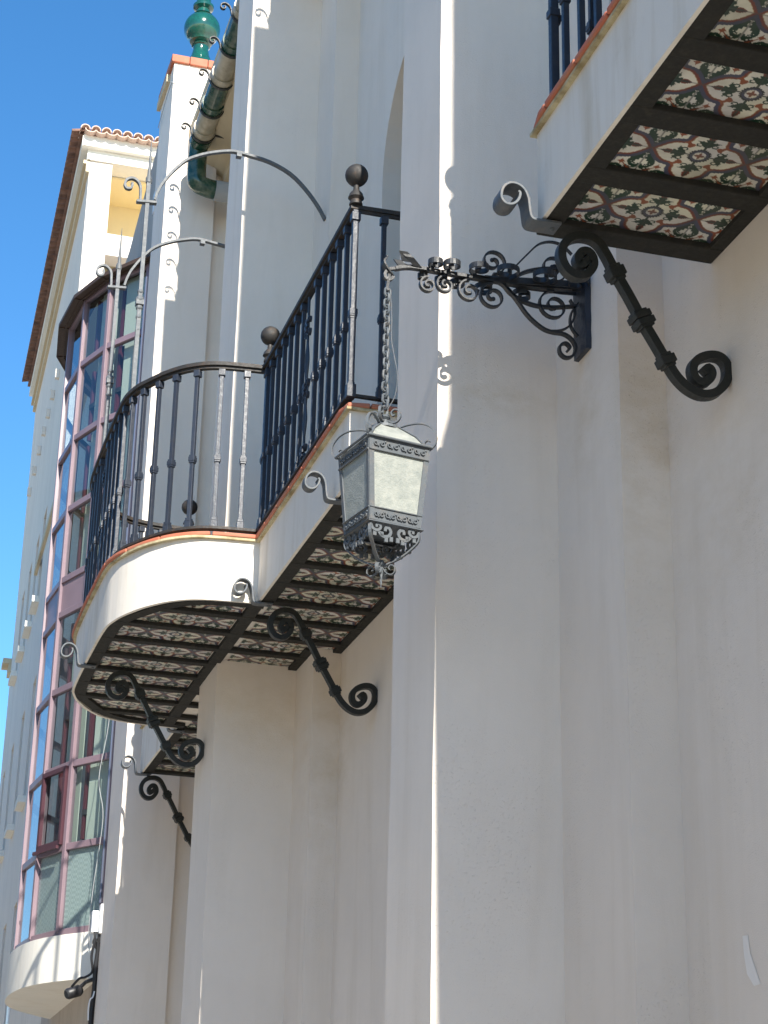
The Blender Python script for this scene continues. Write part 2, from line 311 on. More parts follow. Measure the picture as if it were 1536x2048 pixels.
# ---------------------------------------------------------------- the near house
XW = 2.495
house = thing('cream_townhouse', 'cream stucco townhouse with stepped pilasters carrying the iron balconies, filling the right side', 'building', (2.8, 4, GZ))
zs_all = [GZ + .12*i for i in range(int((9.7-GZ)/.12)+1)]
def wall_strip(ws, y0, y1, openings, top):
    ys = [y0]
    for c in openings:
        a, b_ = c-.68, c+.68
        ws.quad((XW,ys[-1],GZ),(XW,a,GZ),(XW,a,top),(XW,ys[-1],top)); ys.append(b_)
        ws.quad((XW,a,GZ),(XW,b_,GZ),(XW,b_,3.36),(XW,a,3.36))
        arc = [(c - .68*math.cos(t), 5.56 + .68*math.sin(t)) for t in [math.pi*i/24 for i in range(25)]]
        for (p, q) in zip(arc[:-1], arc[1:]):
            ws.quad((XW,p[0],p[1]),(XW,q[0],q[1]),(XW,q[0],top),(XW,p[0],top))
        pr = [(a,3.36)] + arc + [(b_,3.36)]
        for (p, q) in zip(pr[:-1], pr[1:]):
            ws.quad((XW,p[0],p[1]),(XW,q[0],q[1]),(XW+.32,q[0],q[1]),(XW+.32,p[0],p[1]))
    ws.quad((XW,ys[-1],GZ),(XW,y1,GZ),(XW,y1,top),(XW,ys[-1],top))
w = MB(); wall_strip(w, -8, 17.5, [4.12, 8.24, 11.92], 8.34)
w.quad((XW,-8,GZ),(7,-8,GZ),(7,-8,8.9),(XW,-8,8.34)); w.quad((XW,17.5,GZ),(7,17.5,GZ),(7,17.5,8.9),(XW,17.5,8.34))
w.quad((XW,-8,8.34),(7,-8,8.9),(7,17.5,8.9),(XW,17.5,8.34)); w.quad((7,-8,GZ),(7,17.5,GZ),(7,17.5,8.9),(7,-8,8.9))
w.build('wall', WALL, house)
for c in (4.12, 8.24, 11.92):
    arc = [(c - .68*math.cos(t), 5.56 + .68*math.sin(t)) for t in [math.pi*i/24 for i in range(25)]]
    d = MB(); d.poly([(XW+.30,a,z) for a, z in [(c-.68,3.36)] + arc + [(c+.68,3.36)]])
    dr = d.build('balcony_door', GLASS, house)
    d = MB(); X = XW+.275
    for y in (c-.66, c-.04, c+.04, c+.66): d.box(X-.02, X+.02, y-.03, y+.03, 3.36, 5.56)
    for z in (3.40, 4.4, 5.50): d.box(X-.017, X+.017, c-.66, c+.66, z-.035, z+.035)
    d.strip([(X,a,z) for a, z in [(c+(a-c)*.96, 5.56+(z-5.56)*.96) for a, z in arc]], (1,0,0), .04, .05)
    d.build('door_frame', DRED, dr)
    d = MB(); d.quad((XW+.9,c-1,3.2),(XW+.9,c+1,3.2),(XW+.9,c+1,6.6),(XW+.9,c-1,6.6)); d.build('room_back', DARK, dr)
# pilasters: outer slab on a wider stepped layer
def pil_x(base, prof, z):
    for (z0, z1, dx) in prof:
        if z0 <= z < z1: return base + dx
    return base
def pilaster(x, yn, yf, l2x, l2n, l2f, top, prof=(), foot_wob=.0018):
    zs = [z for z in zs_all if z < top-.05] + [top]
    for (a, b_, _) in prof: zs += [a-.004, a+.004]
    zs = sorted(set(zs)); mb = MB()
    poly = lambda X: [(X,yn),(X,yf),(l2x,yf),(l2x,l2f),(XW+.1,l2f),(XW+.1,l2n),(l2x,l2n),(l2x,yn)]
    n = 8; vs = []; fs = []; ph = random.random()*6
    for z in zs:
        X = pil_x(x, prof, z)
        for i, (a, b_) in enumerate(poly(X)):
            q = foot_wob*(math.sin(z*1.9+ph+i)+.7*math.sin(z*4.3+ph*2+i*1.7)+.6*random.uniform(-1,1)) if i < 2 else .0012*random.uniform(-1,1)
            vs.append((a+q, b_+q*.6, z))
    for k in range(len(zs)-1):
        for i in range(n):
            j = (i+1) % n; fs.append((k*n+i, k*n+j, (k+1)*n+j, (k+1)*n+i))
    e = (len(zs)-1)*n; fs += [(e,e+1,e+2,e+7),(e+7,e+2,e+3,e+6),(e+6,e+3,e+4,e+5)]
    mb.add(vs, fs); return mb.build('pilaster', WALL, house, smooth=True)
pilaster(1.872, 1.90, 2.40, 2.32, 1.33, 2.97, 9.65,
         prof=[(-2,3.55,-.014),(3.55,4.00,-.022),(4.00,4.75,-.026),(4.75,5.22,-.030)], foot_wob=.0012)  # out of view; face stepped so its shadow sets the next pilaster's sunlit strip
pilaster(1.870, 5.89, 6.40, 2.325, 5.32, 6.97, 9.65)
pilaster(1.900, 9.92, 10.42, 2.345, 9.52, 10.82, 8.63)
# end pier rising above the eaves as a square chimney-like stack
pz = [GZ + .15*i for i in range(int((8.9-GZ)/.15)+1)] + [8.93]
p3 = MB(); p3.prism([(1.8755,13.03),(2.27,13.03),(2.27,13.62),(1.8755,13.62)], GZ, 8.93, pz, .0012); stack = p3.build('end_pier', WALL, house)
p = MB(); p.box(2.268, XW+.1, 13.10, 14.0, GZ, 8.36); p.build('pier_return', WALL, house)
cp = MB()
for i in range(3):
    for j in range(4):
        cp.box(1.852+i*.148, 1.852+i*.148+.144, 13.005+j*.162, 13.005+j*.162+.158, 8.93+random.uniform(0,.006), 9.0+random.uniform(0,.008))
cp.build('cap_tile', TERRA, house, bevel=.006)
cp = MB(); cp.box(1.845, 1.875, 13.2, 13.66, 8.86, 8.93); cp.build('cap_edge', BEIGE, house)
# side wall going back behind the bay
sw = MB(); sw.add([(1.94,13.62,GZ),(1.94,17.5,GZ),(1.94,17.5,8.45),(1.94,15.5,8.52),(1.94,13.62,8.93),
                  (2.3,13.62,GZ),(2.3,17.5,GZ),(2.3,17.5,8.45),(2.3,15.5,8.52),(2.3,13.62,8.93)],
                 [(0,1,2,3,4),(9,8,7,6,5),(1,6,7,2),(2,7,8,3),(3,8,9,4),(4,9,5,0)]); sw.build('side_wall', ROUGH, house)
vb = MB(); vb.box(1.915,1.938,13.85,13.98,8.06,8.25); vb.build('vent_grille', WPLAST, house)
# eaves cove between the pilasters
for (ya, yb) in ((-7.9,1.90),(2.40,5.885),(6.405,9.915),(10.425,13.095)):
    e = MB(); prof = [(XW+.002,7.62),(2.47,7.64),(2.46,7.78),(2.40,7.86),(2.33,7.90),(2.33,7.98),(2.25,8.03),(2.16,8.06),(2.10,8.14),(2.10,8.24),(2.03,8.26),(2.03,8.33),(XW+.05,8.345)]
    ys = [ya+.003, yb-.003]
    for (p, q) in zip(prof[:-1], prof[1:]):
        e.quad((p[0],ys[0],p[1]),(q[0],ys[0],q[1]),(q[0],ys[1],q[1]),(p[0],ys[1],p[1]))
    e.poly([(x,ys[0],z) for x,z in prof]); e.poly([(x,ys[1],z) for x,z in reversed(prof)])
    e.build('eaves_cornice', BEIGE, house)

# ---------------------------------------------------------------- patterned tile
PX = 0.300
def seg_dist(X, Y, pts):
    d = np.full(X.shape, 9.0)
    for (a, b_) in zip(pts[:-1], pts[1:]):
        ax, ay = a; bx, by = b_; vx, vy = bx-ax, by-ay; L = vx*vx+vy*vy
        t = np.clip(((X-ax)*vx + (Y-ay)*vy)/L, 0, 1)
        d = np.minimum(d, np.hypot(X-ax-t*vx, Y-ay-t*vy))
    return d
def inpoly(X, Y, pts):
    r = np.zeros(X.shape, bool); n = len(pts)
    for i in range(n):
        x1, y1 = pts[i]; x2, y2 = pts[(i+1) % n]
        c = ((y1 > Y) != (y2 > Y)) & (X < (x2-x1)*(Y-y1)/((y2-y1) or 1e-9) + x1); r ^= c
    return r
def leafm(X, Y, p0, p1, bend, w, teeth=4):
    vx, vy = p1[0]-p0[0], p1[1]-p0[1]; L = math.hypot(vx, vy); vx /= L; vy /= L
    a = ((X-p0[0])*vx + (Y-p0[1])*vy)/L; n = -(X-p0[0])*vy + (Y-p0[1])*vx
    a2 = np.clip(a, 0, 1); n = n - bend*np.sin(math.pi*a2)
    saw = np.abs(((a2*teeth - np.abs(n)/w*.35) % 1) - .5)*2
    return (a > 0) & (a < 1) & (np.abs(n) < w*np.sin(math.pi*a2**.75)*(.55+.75*saw))
def pattern(u, v, S0=0):               # u, v in tile periods; medallion at 0,0
    U0, V0 = u, v
    u = u - np.round(u); v = v - np.round(v)
    x = np.abs(u); y = np.abs(v); sw = y > x; X = np.where(sw, y, x); Y = np.where(sw, x, y)
    white = np.array((.70,.675,.585)); blue = np.array((.055,.06,.10)); red = np.array((.17,.04,.025)); rust = np.array((.26,.07,.025)); green = np.array((.010,.040,.022)); dk = np.array((.012,.02,.022))
    C = np.empty(u.shape+(3,)); C[:] = white
    def put(m, c): C[m] = c
    curve = [(.215,.215),(.245,.20),(.30,.195),(.35,.175),(.40,.13),(.44,.08),(.47,.04),(.50,.0)]
    d = seg_dist(X, Y, curve)
    inside = inpoly(X, Y, [(0,0),(.215,.215)] + curve[1:] + [(.5,-.01),(0,-.01)])
    th = np.arctan2(Y, X); r = np.hypot(X, Y)
    # spandrel: volute leaves, stars and palmettes
    p = .5-X; q = .5-Y
    gl = seg_dist(X, Y, [(.5,.075),(.455,.105),(.41,.17),(.385,.235),(.375,.285),(.41,.335),(.44,.345)])
    put((~inside) & (gl < .019), green)
    put(leafm(X, Y, (.488,.115), (.405,.315), .016, .040, 4) & ~inside & (gl > .008), green)
    put(leafm(X, Y, (.495,.30), (.43,.40), -.010, .032, 3) & ~inside, green)
    put((np.abs(np.hypot(X-.425, Y-.325)-.024) < .008) & ~inside & (X > .42), green)
    put((np.abs(X-.5) < .006) & ~inside & (Y > .12), np.array((.45,.44,.38)))
    s1 = np.abs(X-.31)+.0; s2 = np.abs(Y-.31)
    star = (np.sqrt(s1)+np.sqrt(s2)) < .26; put(star & ~inside, rust)
    knot = np.hypot(X-.395, Y-.395) < .035 + .012*np.cos(6*np.arctan2(Y-.395, X-.395)); put(knot, dk)
    put((seg_dist(X, Y, [(.395,.395),(.5,.46)]) < .010) | (seg_dist(X, Y, [(.395,.395),(.33,.33)]) < .008), rust)
    pal = (p+q < .085+.02*np.cos(16*np.arctan2(q, p+1e-6))); put(pal, rust)
    # the double band
    put((~inside) & (d < .042), blue); put(inside & (d < .028), red); put(inside & (d < .033) & (d >= .028), np.array((.40,.25,.10)))
    # flame at the inner corner between lobes
    fl = inside & (seg_dist(X, Y, [(.205,.205),(.15,.15)]) < .030*(1+.45*np.cos(60*r))); put(fl, rust)
    # lobe leaf
    put(inside & (Y < .014) & (X > .11) & (X < .2), green)
    put(inside & leafm(X, Y, (.15,.0), (.335,.0), .0, .066, 3), green)
    put(inside & leafm(X, Y, (.19,.02), (.25,.125), -.012, .030, 2), green)
    put(inside & (np.abs(np.hypot(X-.190, Y-.080)-.026) < .009) & (X < .21), green)
    tip = np.interp(X, [.28,.31,.35,.41], [.0,.040,.036,.0]); put(inside & (Y < tip) & (X > .29), red)
    put(inside & (Y < tip*.45) & (X > .29), np.array((.03,.03,.02)))
    # centre
    put(r < .115+.007*np.cos(24*np.arctan2(v, u)), dk); put(r < .095, blue); put(r < .066, white)
    a = np.arctan2(v, u); put(r < .052*np.abs(np.cos(2*a+math.pi/2*0))**.5, rust)
    # every tile has its own tone; thin dirty joints
    fi = np.floor(U0*2); fj = np.floor(V0*2); rn = np.abs(np.sin(fi*12.9898 + fj*78.233 + S0*3.7)*43758.5453) % 1
    rb = np.abs(np.sin(fi*39.3 + fj*11.1 + S0)*1753.54) % 1
    C *= (.80 + .34*rn)[..., None]; C[..., 2] *= (.88 + .2*rb)
    j = (np.minimum(np.abs(u), np.abs(np.abs(u)-.5)) < .0055) | (np.minimum(np.abs(v), np.abs(np.abs(v)-.5)) < .0055); C[j] = C[j]*.45 + .035
    return C
m, nt, b = mat('encaustic soffit tile', (.6,.6,.5), .35, 0, .45)
at = nt.nodes.new('ShaderNodeAttribute'); at.attribute_name = 'tilecol'
n = noise(nt, 9, coords(nt)); mx = mix(nt, math_(nt, 'MULTIPLY', ramp(nt, n, .35, .8), .5), at.outputs['Color'], (.09,.08,.055))
nt.links.new(mx, b.inputs['Base Color']); bump(nt, b, noise(nt, 25, coords(nt)), .15, .003); TILEM = m
def tile_panel(xl, y0, y1, z, res, parent, x_off, yc):
    """xl(y) -> (left, right) limits; grid of small coloured faces facing down"""
    ny = max(2, int((y1-y0)/res)); ys = np.linspace(y0, y1, ny+1)
    L = np.array([xl(y)[0] for y in ys]); Rr = np.array([xl(y)[1] for y in ys])
    if (Rr-L).max() < .04: return None
    nx = max(2, int((Rr-L).max()/res)); t = np.linspace(0, 1, nx+1)
    X = L[:,None] + (np.maximum(Rr-L, .001))[:,None]*t[None,:]; Y = np.repeat(ys[:,None], nx+1, 1)
    Ccol = pattern((X-x_off)/PX, (Y-yc)/PX + 0*y0, round(yc*10))
    me = bpy.data.meshes.new('tile_panel'); nv = X.size
    co = np.stack([X, Y, np.full(X.shape, z)], -1).reshape(-1)
    idx = np.arange(nv).reshape(X.shape)
    q = np.stack([idx[:-1,:-1], idx[1:,:-1], idx[1:,1:], idx[:-1,1:]], -1).reshape(-1)
    nf = q.size//4
    me.vertices.add(nv); me.vertices.foreach_set('co', co)
    me.loops.add(q.size); me.loops.foreach_set('vertex_index', q)
    me.polygons.add(nf); me.polygons.foreach_set('loop_start', np.arange(0, q.size, 4))
    me.update(calc_edges=True)
    ca = me.color_attributes.new('tilecol', 'FLOAT_COLOR', 'POINT')
    ca.data.foreach_set('color', np.concatenate([Ccol.reshape(-1,3), np.ones((nv,1))], 1).reshape(-1))
    me.materials.append(TILEM)
    o = bpy.data.objects.new('tile_panel', me); col.objects.link(o); o.parent = parent
    o.matrix_parent_inverse = parent.matrix_world.inverted(); return o

# ---------------------------------------------------------------- balconies
COLL = [3.785]
def ornament(mb, x, y):
    """thin wrought spindle with leaf clusters, standing in the plane x"""
    mb.tube([(x,y,3.39),(x,y,4.27)], .0065, 6)
    for s in (-1, 1):
        pts = smooth2([(y+s*.006,4.02),(y+s*.030,3.93),(y+s*.012,3.84),(y+s*.034,3.78),(y+s*.012,3.70),(y+s*.030,3.62),(y+s*.006,3.54)], 5)
        mb.tube([(x,p[0],p[1]) for p in pts], .005, 6)
        for (zc, r, d) in ((4.08,.022,1),(4.14,.020,-1),(3.81,.026,1),(3.74,.024,-1),(3.48,.022,1),(3.43,.018,-1)):
            sp = spiral(y+s*(r+.004), zc, r, math.pi if s > 0 else 0, s*d*1.1, .2, 18)
            mb.strip([(x,a,b_) for a, b_ in sp], (1,0,0), .016, .005)
    for zc in (4.11, 3.78, 3.46):
        for k in range(6):
            a = k*math.pi/3; mb.obox((x-.008, y+.016*math.cos(a), zc+.022*math.sin(a)), (.006,0,0), (0,.010*math.cos(a),.010*math.sin(a)), (0,-.007*math.sin(a),.007*math.cos(a)))
def make_balcony(name, label, ya, yb, ja, jb, xb, piers, hi, bars, tile_y0, orn_list, brace_list, scroll_list, ball_list, hoops=(), bw=.05, roff=0.0, XF=1.872):
    """ya..yb ends, ja..jb where the bowed middle starts and ends, bars = y of soffit bars"""
    root = thing(name, label, 'balcony', ((1.87+XW)/2, (ya+yb)/2, 3.0), 'iron balconies with tiled undersides')
    XO = 1.872; B = .80
    near = [(1.0,0),(.60,.03),(.40,.10),(.255,.21),(.145,.34),(.045,.53),(.0,.80)]
    def bow(off=0.0):                  # plan points along the bowed outer edge
        w = XO - xb
        a = [(xb + w*k - off*(1-.0), ja + d*1.0 - off*(1 if k > .1 else 0)) for (k, d) in near]
        a[0] = (XO - off, ja - off)
        b_ = [(x, ja + jb - y) for (x, y) in reversed(a)]; b_[-1] = (XF - off, b_[-1][1]); b_[-2] = (b_[-2][0] + (XF-XO)*.5, b_[-2][1])
        return a + b_
    def outline(off=0.0):
        if hi: return [(XO-off, ya-off), (XO-off, yb+off)]
        if hi:
            ctrl = bow(off)
            mid = [tuple(v[:2]) for v in smooth2(ctrl, 6)]
            return [(XO-off, ya-off)] + mid + [(XF-off, yb+off)]
        return [(XO-off, ya-off)] + [tuple(v[:2]) for v in smooth2(bow(off), 6)] + [(XF-off, yb+off)]
    ol = outline(0.0)
    def xout(y):
        best = XO if y < (ja+jb)/2 else XF
        for (p, q) in zip(ol[:-1], ol[1:]):
            if min(p[1], q[1]) - 1e-6 <= y <= max(p[1], q[1]) + 1e-6 and abs(q[1]-p[1]) > 1e-6:
                t = (y-p[1])/(q[1]-p[1]); best = min(best, p[0]+t*(q[0]-p[0]))
        return best
    def xin(y):
        for (px, l2, p0, p1, q0, q1) in piers:
            if p0 <= y <= p1: return px
            if q0 <= y <= q1: return l2
        return XW
    # slab body (fascia) and its soffit plate
    s = MB(); s.prism(ol + [(XW+.02, yb), (XW+.02, ya)], 3.026, 3.325); 
    # thin drip down to the bars
    oi = outline(-.014)
    for i in range(len(ol)-1):
        A0, A1, B0, B1 = ol[i], ol[i+1], oi[i], oi[i+1]
        s.quad((*A0,3.0015),(*A1,3.0015),(*B1,3.0015),(*B0,3.0015)); s.quad((*A0,3.0015),(*A1,3.0015),(*A1,3.026),(*A0,3.026)); s.quad((*B0,3.0015),(*B1,3.0015),(*B1,3.026),(*B0,3.026))
    s.build('slab', FASC, root)
    lo = outline(-.032)
    l = MB(); l.prism(outline(.018) + [(XW, yb+.018), (XW, ya-.018)], 3.322, 3.334); l.build('lip', LIP, root)
    c = MB(); pts = [(x, y) for x, y in lo]; pts = [(XW, ya+.032)] + pts + [(XW, yb-.032)]
    # coping made of tiles laid end to end
    P = [Vector((x, y, 3.346)) for x, y in pts]; acc = 0; seg = []
    dens = []
    for (p, q) in zip(P[:-1], P[1:]):
        k = max(1, int((q-p).length/.05))
        for i in range(k): dens.append(p.lerp(q, i/k))
    dens.append(P[-1]); i = 0
    while i < len(dens)-1:
        acc = 0; j = i
        while j < len(dens)-1 and acc < .24: acc += (dens[j+1]-dens[j]).length; j += 1
        piece = dens[i:j+1]; dz = random.uniform(-.002,.002)
        if len(piece) > 1:
            a = piece[0] + (piece[1]-piece[0]).normalized()*.003; bq = piece[-1] - (piece[-1]-piece[-2]).normalized()*.003
            pc = [a]+piece[1:-1]+[bq]
            c.strip([v+Vector((.0,0,dz)) for v in pc], (0,0,1), .022, .12)
        i = j
    c.build('coping', TERRA, root, bevel=.006)
    # soffit bars
    bm_ = None
    for y in bars:
        w = bw; xo = xout(y) + .015
        for yy in (y-w, y+w): xo = max(xo, xout(yy)+.018) if ya+.01 < yy < yb-.01 else xo
        xi = min(xin(y-w), xin(y+w)) + .0
        s = MB(); s.box(xo, XW-.002 if xi > XW-.01 else xi, y-w, y+w, 3.0, 3.023); s.build('underside_beam', BEAM, root, bevel=.004)
    # long bars: outer edge, junction line, wall line
    s = MB(); e = [(x, y) for x, y in ol]
    s.strip([(x+.045, y, 3.022) for x, y in [(XO, ya+.01)] + [(p[0], p[1]) for p in ol if ja+.0 < p[1] < jb-.0 and p[0] < XO-.2] + [(XO, yb-.01)]][0:0] or [(XO+.048, ya+.015, 3.013),(XO+.048, ja, 3.013)], (0,0,1), .022, .066)
    s.strip([(XF+.045, jb, 3.013),(XF+.045, yb-.015, 3.013)], (0,0,1), .022, .060)
    cur = [p for p in ol[1:-1]]
    if hi: cur = [(XO+.048, ja+.001), (XO+.048, jb-.001)]
    if hi: s.strip([(x, y, 3.013) for x, y in cur], (0,0,1), .022, .065)
    else: s.strip([(x, y, 3.0125) for x, y in outline(-.048)[1:-1]], (0,0,1), .021, .065)
    if not hi: s.strip([(XO+.01, ja+.03, 3.0135),(XO+.01, jb-.03, 3.0135)], (0,0,1), .024, .065)
    s.build('edge_beam', BEAM, root)
    s = MB()
    for (u, v) in zip(*(lambda q: (q[:-1], q[1:]))(sorted({ya+.01, yb-.01} | {k for pr in piers for k in pr[2:]} & {k for pr in piers for k in pr[2:] if ya < k < yb}))):
        ym = (u+v)/2; xi = xin(ym)
        s.box(xi-.048, xi-.001, u+.001, v-.001, 3.003, 3.024)
    s.build('wall_beam', BEAM, root)
    # tiles
    bs = sorted(bars)
    for (a, b_) in zip(bs[:-1], bs[1:]):
        y0, y1 = a+bw-.002, b_-bw+.002; yc = (a+b_)/2; inbow = (not hi) and ja+.05 < yc < jb-.05
        res = .0028 if (hi and yc > 3.3) else (.0045 if not hi else .012)
        tile_panel(lambda y: ((XO if yc < (ja+jb)/2 else XF)+.080, max(XO+.09, xin(y)-.044)), y0, y1, 3.0205, res, root, 2.193, yc)
        if inbow:
            tile_panel(lambda y: (min(xout(y)+.082, XO-.05), XO-.03), y0, y1, 3.0205, res, root, 1.593, yc)
    # railing ------------------------------------------------------------
    XR = XO + roff; hr = [(XW, ya-.0)] + [(XR, ya)] + ([] if hi else [(min(v[0], XR if v[1] < (ja+jb)/2 else XF) if v[0] > XO-.03 else v[0], v[1]) for v in smooth2(bow(-.03), 8)]) + [(XF+roff, yb)] + [(XW, yb)]
    hp = [(x, y+.0, 4.305) for x, y in hr]
    r = MB(); r.strip(hp, (0,0,1), .020, .050); r.strip([(x,y,4.288) for x,y,z in hp], (0,0,1), .016, .026)
    if not hi: r.strip([(x,y,3.392 if not hi else 3.372) for x,y,z in hp], (0,0,1), .014, .042 if not hi else .022)
    rail = r.build('railing', RAILI, root)
    # walk the path for balusters
    P = [Vector(p) for p in hp]; path = []
    L = [0]
    for (p, q) in zip(P[:-1], P[1:]): L.append(L[-1]+(q-p).length)
    def at(sv):
        for i in range(len(L)-1):
            if L[i] <= sv <= L[i+1]:
                t = (sv-L[i])/max(1e-9, L[i+1]-L[i]); return P[i].lerp(P[i+1], t), (P[i+1]-P[i]).normalized()
        return P[-1], (P[-1]-P[-2]).normalized()
    b0 = MB(); h = .0102
    b0.box(-h,h,-h,h,-.905,-.02)
    for (z, hw, hh) in ((-.885,.0172,.022),(-.036,.0172,.018),(-.52,.0172,.012)): b0.box(-hw,hw,-hw,hw,z-hh,z+hh)
    b0.box(-.0148,.0148,-.0148,.0148,-.862,-.845); b0.box(-.0148,.0148,-.0148,.0148,-.542,-.498)
    proto = b0.build('baluster', IRON, rail, bevel=.0015); proto.location = (0,0,0)
    step = .1315; total = L[-1]; k = 0; sv = .06; first = True
    corner = L[1]
    sv = corner % step
    done = 0
    while sv < total - .05:
        p, T = at(sv)
        skip = any(abs(p.y-oy) < .05 and abs(p.x-ox) < .03 for (ox, oy) in orn_list)
        vis = not (hi and p.y < ja)       # out-of-frame half of the near balcony, left unbowed so sun reaches the lantern
        if not skip:
            o = proto if first else proto.copy()
            if not first: col.objects.link(o); o.parent = rail
            first = False; o.matrix_parent_inverse = rail.matrix_world.inverted()
            o.location = (p.x, p.y, 4.295); o.rotation_euler = (0,0,math.atan2(T.y, T.x))
        sv += step
    for (ox, oy) in orn_list:
        s = MB(); ornament(s, ox, oy); s.build('scrollwork', IRON, rail)
    for (x, y) in ball_list:
        s = MB(); s.lathe([(.030,4.316),(.030,4.322),(.024,4.34),(.036,4.352),(.030,4.372),(.014,4.392),(.013,4.418),(.02,4.425),(.0,4.426)], (x,y,0), 20)
        s.sphere((x,y,4.468), .052); s.build('ball_finial', RAILI, rail, smooth=True); s = MB(); s.obox((x,y,3.84),(.013,0,0),(0,.013,0),(0,0,.45)); s.obox((x,y,3.41),(.02,0,0),(0,.02,0),(0,0,.03)); s.obox((x,y,4.255),(.02,0,0),(0,.02,0),(0,0,.02))
        s.obox((x,y,3.785),(.018,0,0),(0,.018,0),(0,0,.014))
        s.build('corner_post', IRON, rail, bevel=.002)
    # scrolled braces under the slab
    for (xc, y, sc) in brace_list:
        s = MB(); pts = smooth2([(xc + a*sc, y, 3.0 + z) for a, z in TR['brace']], 4)
        s.strip(pts, (0,1,0), .034, .027); br = s.build('scroll_brace', BRACE, root, bevel=.006)
        T = Vector((.43,0,-.90)).normalized(); S = Vector((.90,0,.43)); cc = TR['brace_collars']
        for pos, hw, hh in (((cc[0],), .027, .016), ((cc[1], cc[2]), .030, .011), ((cc[3],), .026, .014)):
            cl = MB()
            for (a, z) in pos:
                cl.obox((xc+a*sc, y, 3.0+z), T*hh, S*hw, (0,hw,0)); cl.obox((xc+a*sc, y, 3.0+z), T*hh*1.7, S*(hw-.006), (0,hw-.006,0))
            cl.build('collar', BRACE, br, bevel=.003)
    for (xc, y) in scroll_list:
        s = MB(); pts = smooth2([(xc + a, y, 3.022 + z) for a, z in TR['endscroll']], 4)
        s.strip(pts, (0,1,0), .075 if hi else .05, .0085); 
        s.sphere((xc+.045, y, 2.985), .008, 10); s.build('end_scroll', LAMPI, root, bevel=.0015)
    for yh in hoops:
        s = MB(); s.strip(smooth2([(x, yh, z) for x, z in TR['hoop']], 3), (0,1,0), .028, .014)
        s.strip(smooth2([(x, yh, z) for x, z in TR['hoop_scroll']], 4), (0,1,0), .026, .013)
        (a, z0), (b_, z1) = TR['hoop_tie']; s.strip([(a-.01, yh, z0-.01),(b_+.01, yh, z0+.0)], (0,1,0), .034, .014)
        s.strip([(1.284,yh,4.3),(1.284,yh,5.77)], (0,1,0), .024, .022)
        s.lathe([(.018,5.75),(.018,5.78),(.011,5.80),(.008,5.88),(.004,5.99),(.001,6.05)], (1.284,yh,0), 10)
        for z, r_ in ((4.94,.02),(4.99,.026),(5.04,.018),(4.88,.017),(4.80,.014)):
            s.sphere((1.284,yh,z), r_, 12)
        s.box(1.262,1.306,yh-.022,yh+.022,4.955,4.985)
        s.box(1.79,1.82,yh-.018,yh+.018,6.022,6.045)
        s.tube([(1.284,yh,4.86),(1.278,yh,4.6),(1.283,yh,4.3)], .011, 8)
        s.build('awning_hoop', FALL, root)
    return root
# piers: (outer x, layer x, outer y0, y1, layer y0, y1)
P0 = (1.872,2.32,1.90,2.40,1.33,2.97); P1 = (1.870,2.325,5.89,6.40,5.32,6.97); P2 = (1.900,2.345,9.92,10.42,9.52,10.82)
bars1 = [-.36+.338*i for i in range(-0, 16)]
bars1 = [4.90-.338*i for i in range(16)]
b1 = make_balcony('iron_balcony', 'nearest balcony at the upper right, its patterned tile underside seen close above the lantern bracket', -.5, 4.88, .83, 3.45, 1.205, [P0], True,
    sorted(bars1), 4.72, [(1.927,4.16)], [(XW,4.86,1.0)], [(1.87,4.87)], [(1.927,4.865)], roff=.055, bw=.046)
bars2 = [7.335+.2935*i for i in range(19)]
b2 = make_balcony('iron_balcony', 'bow-fronted balcony with sunlit curved white edge, carried round the middle pilaster left of the lantern', 7.12, 12.70, 8.83, 11.40, 1.205, [P2], False,
    bars2, 7.5, [(1.872,7.945),(1.235,10.17)], [(XW,8.80,1.0),(1.90,10.19,1.0),(XW,12.62,1.0)], [(1.872,7.34),(1.88,8.80),(1.205,10.19),(1.935,11.42),(1.935,12.64)],
    [(1.872,7.12),(1.872,8.80),(1.94,11.38)], hoops=(9.62,10.72), bw=.029, XF=1.935)

# small scars on the plaster
s = MB(); pp = [(4.9499, 0.8556), (4.9158, 0.8536), (4.9089, 0.8042), (4.8831, 0.7597), (4.8552, 0.7116), (4.8946, 0.7108), (4.9334, 0.7482), (4.9463, 0.8023)]
s.poly([(XW-.0013, y, z) for y, z in pp])
s.build('filler_patch', mat('white filler', (.86,.81,.75), .9)[0], house)



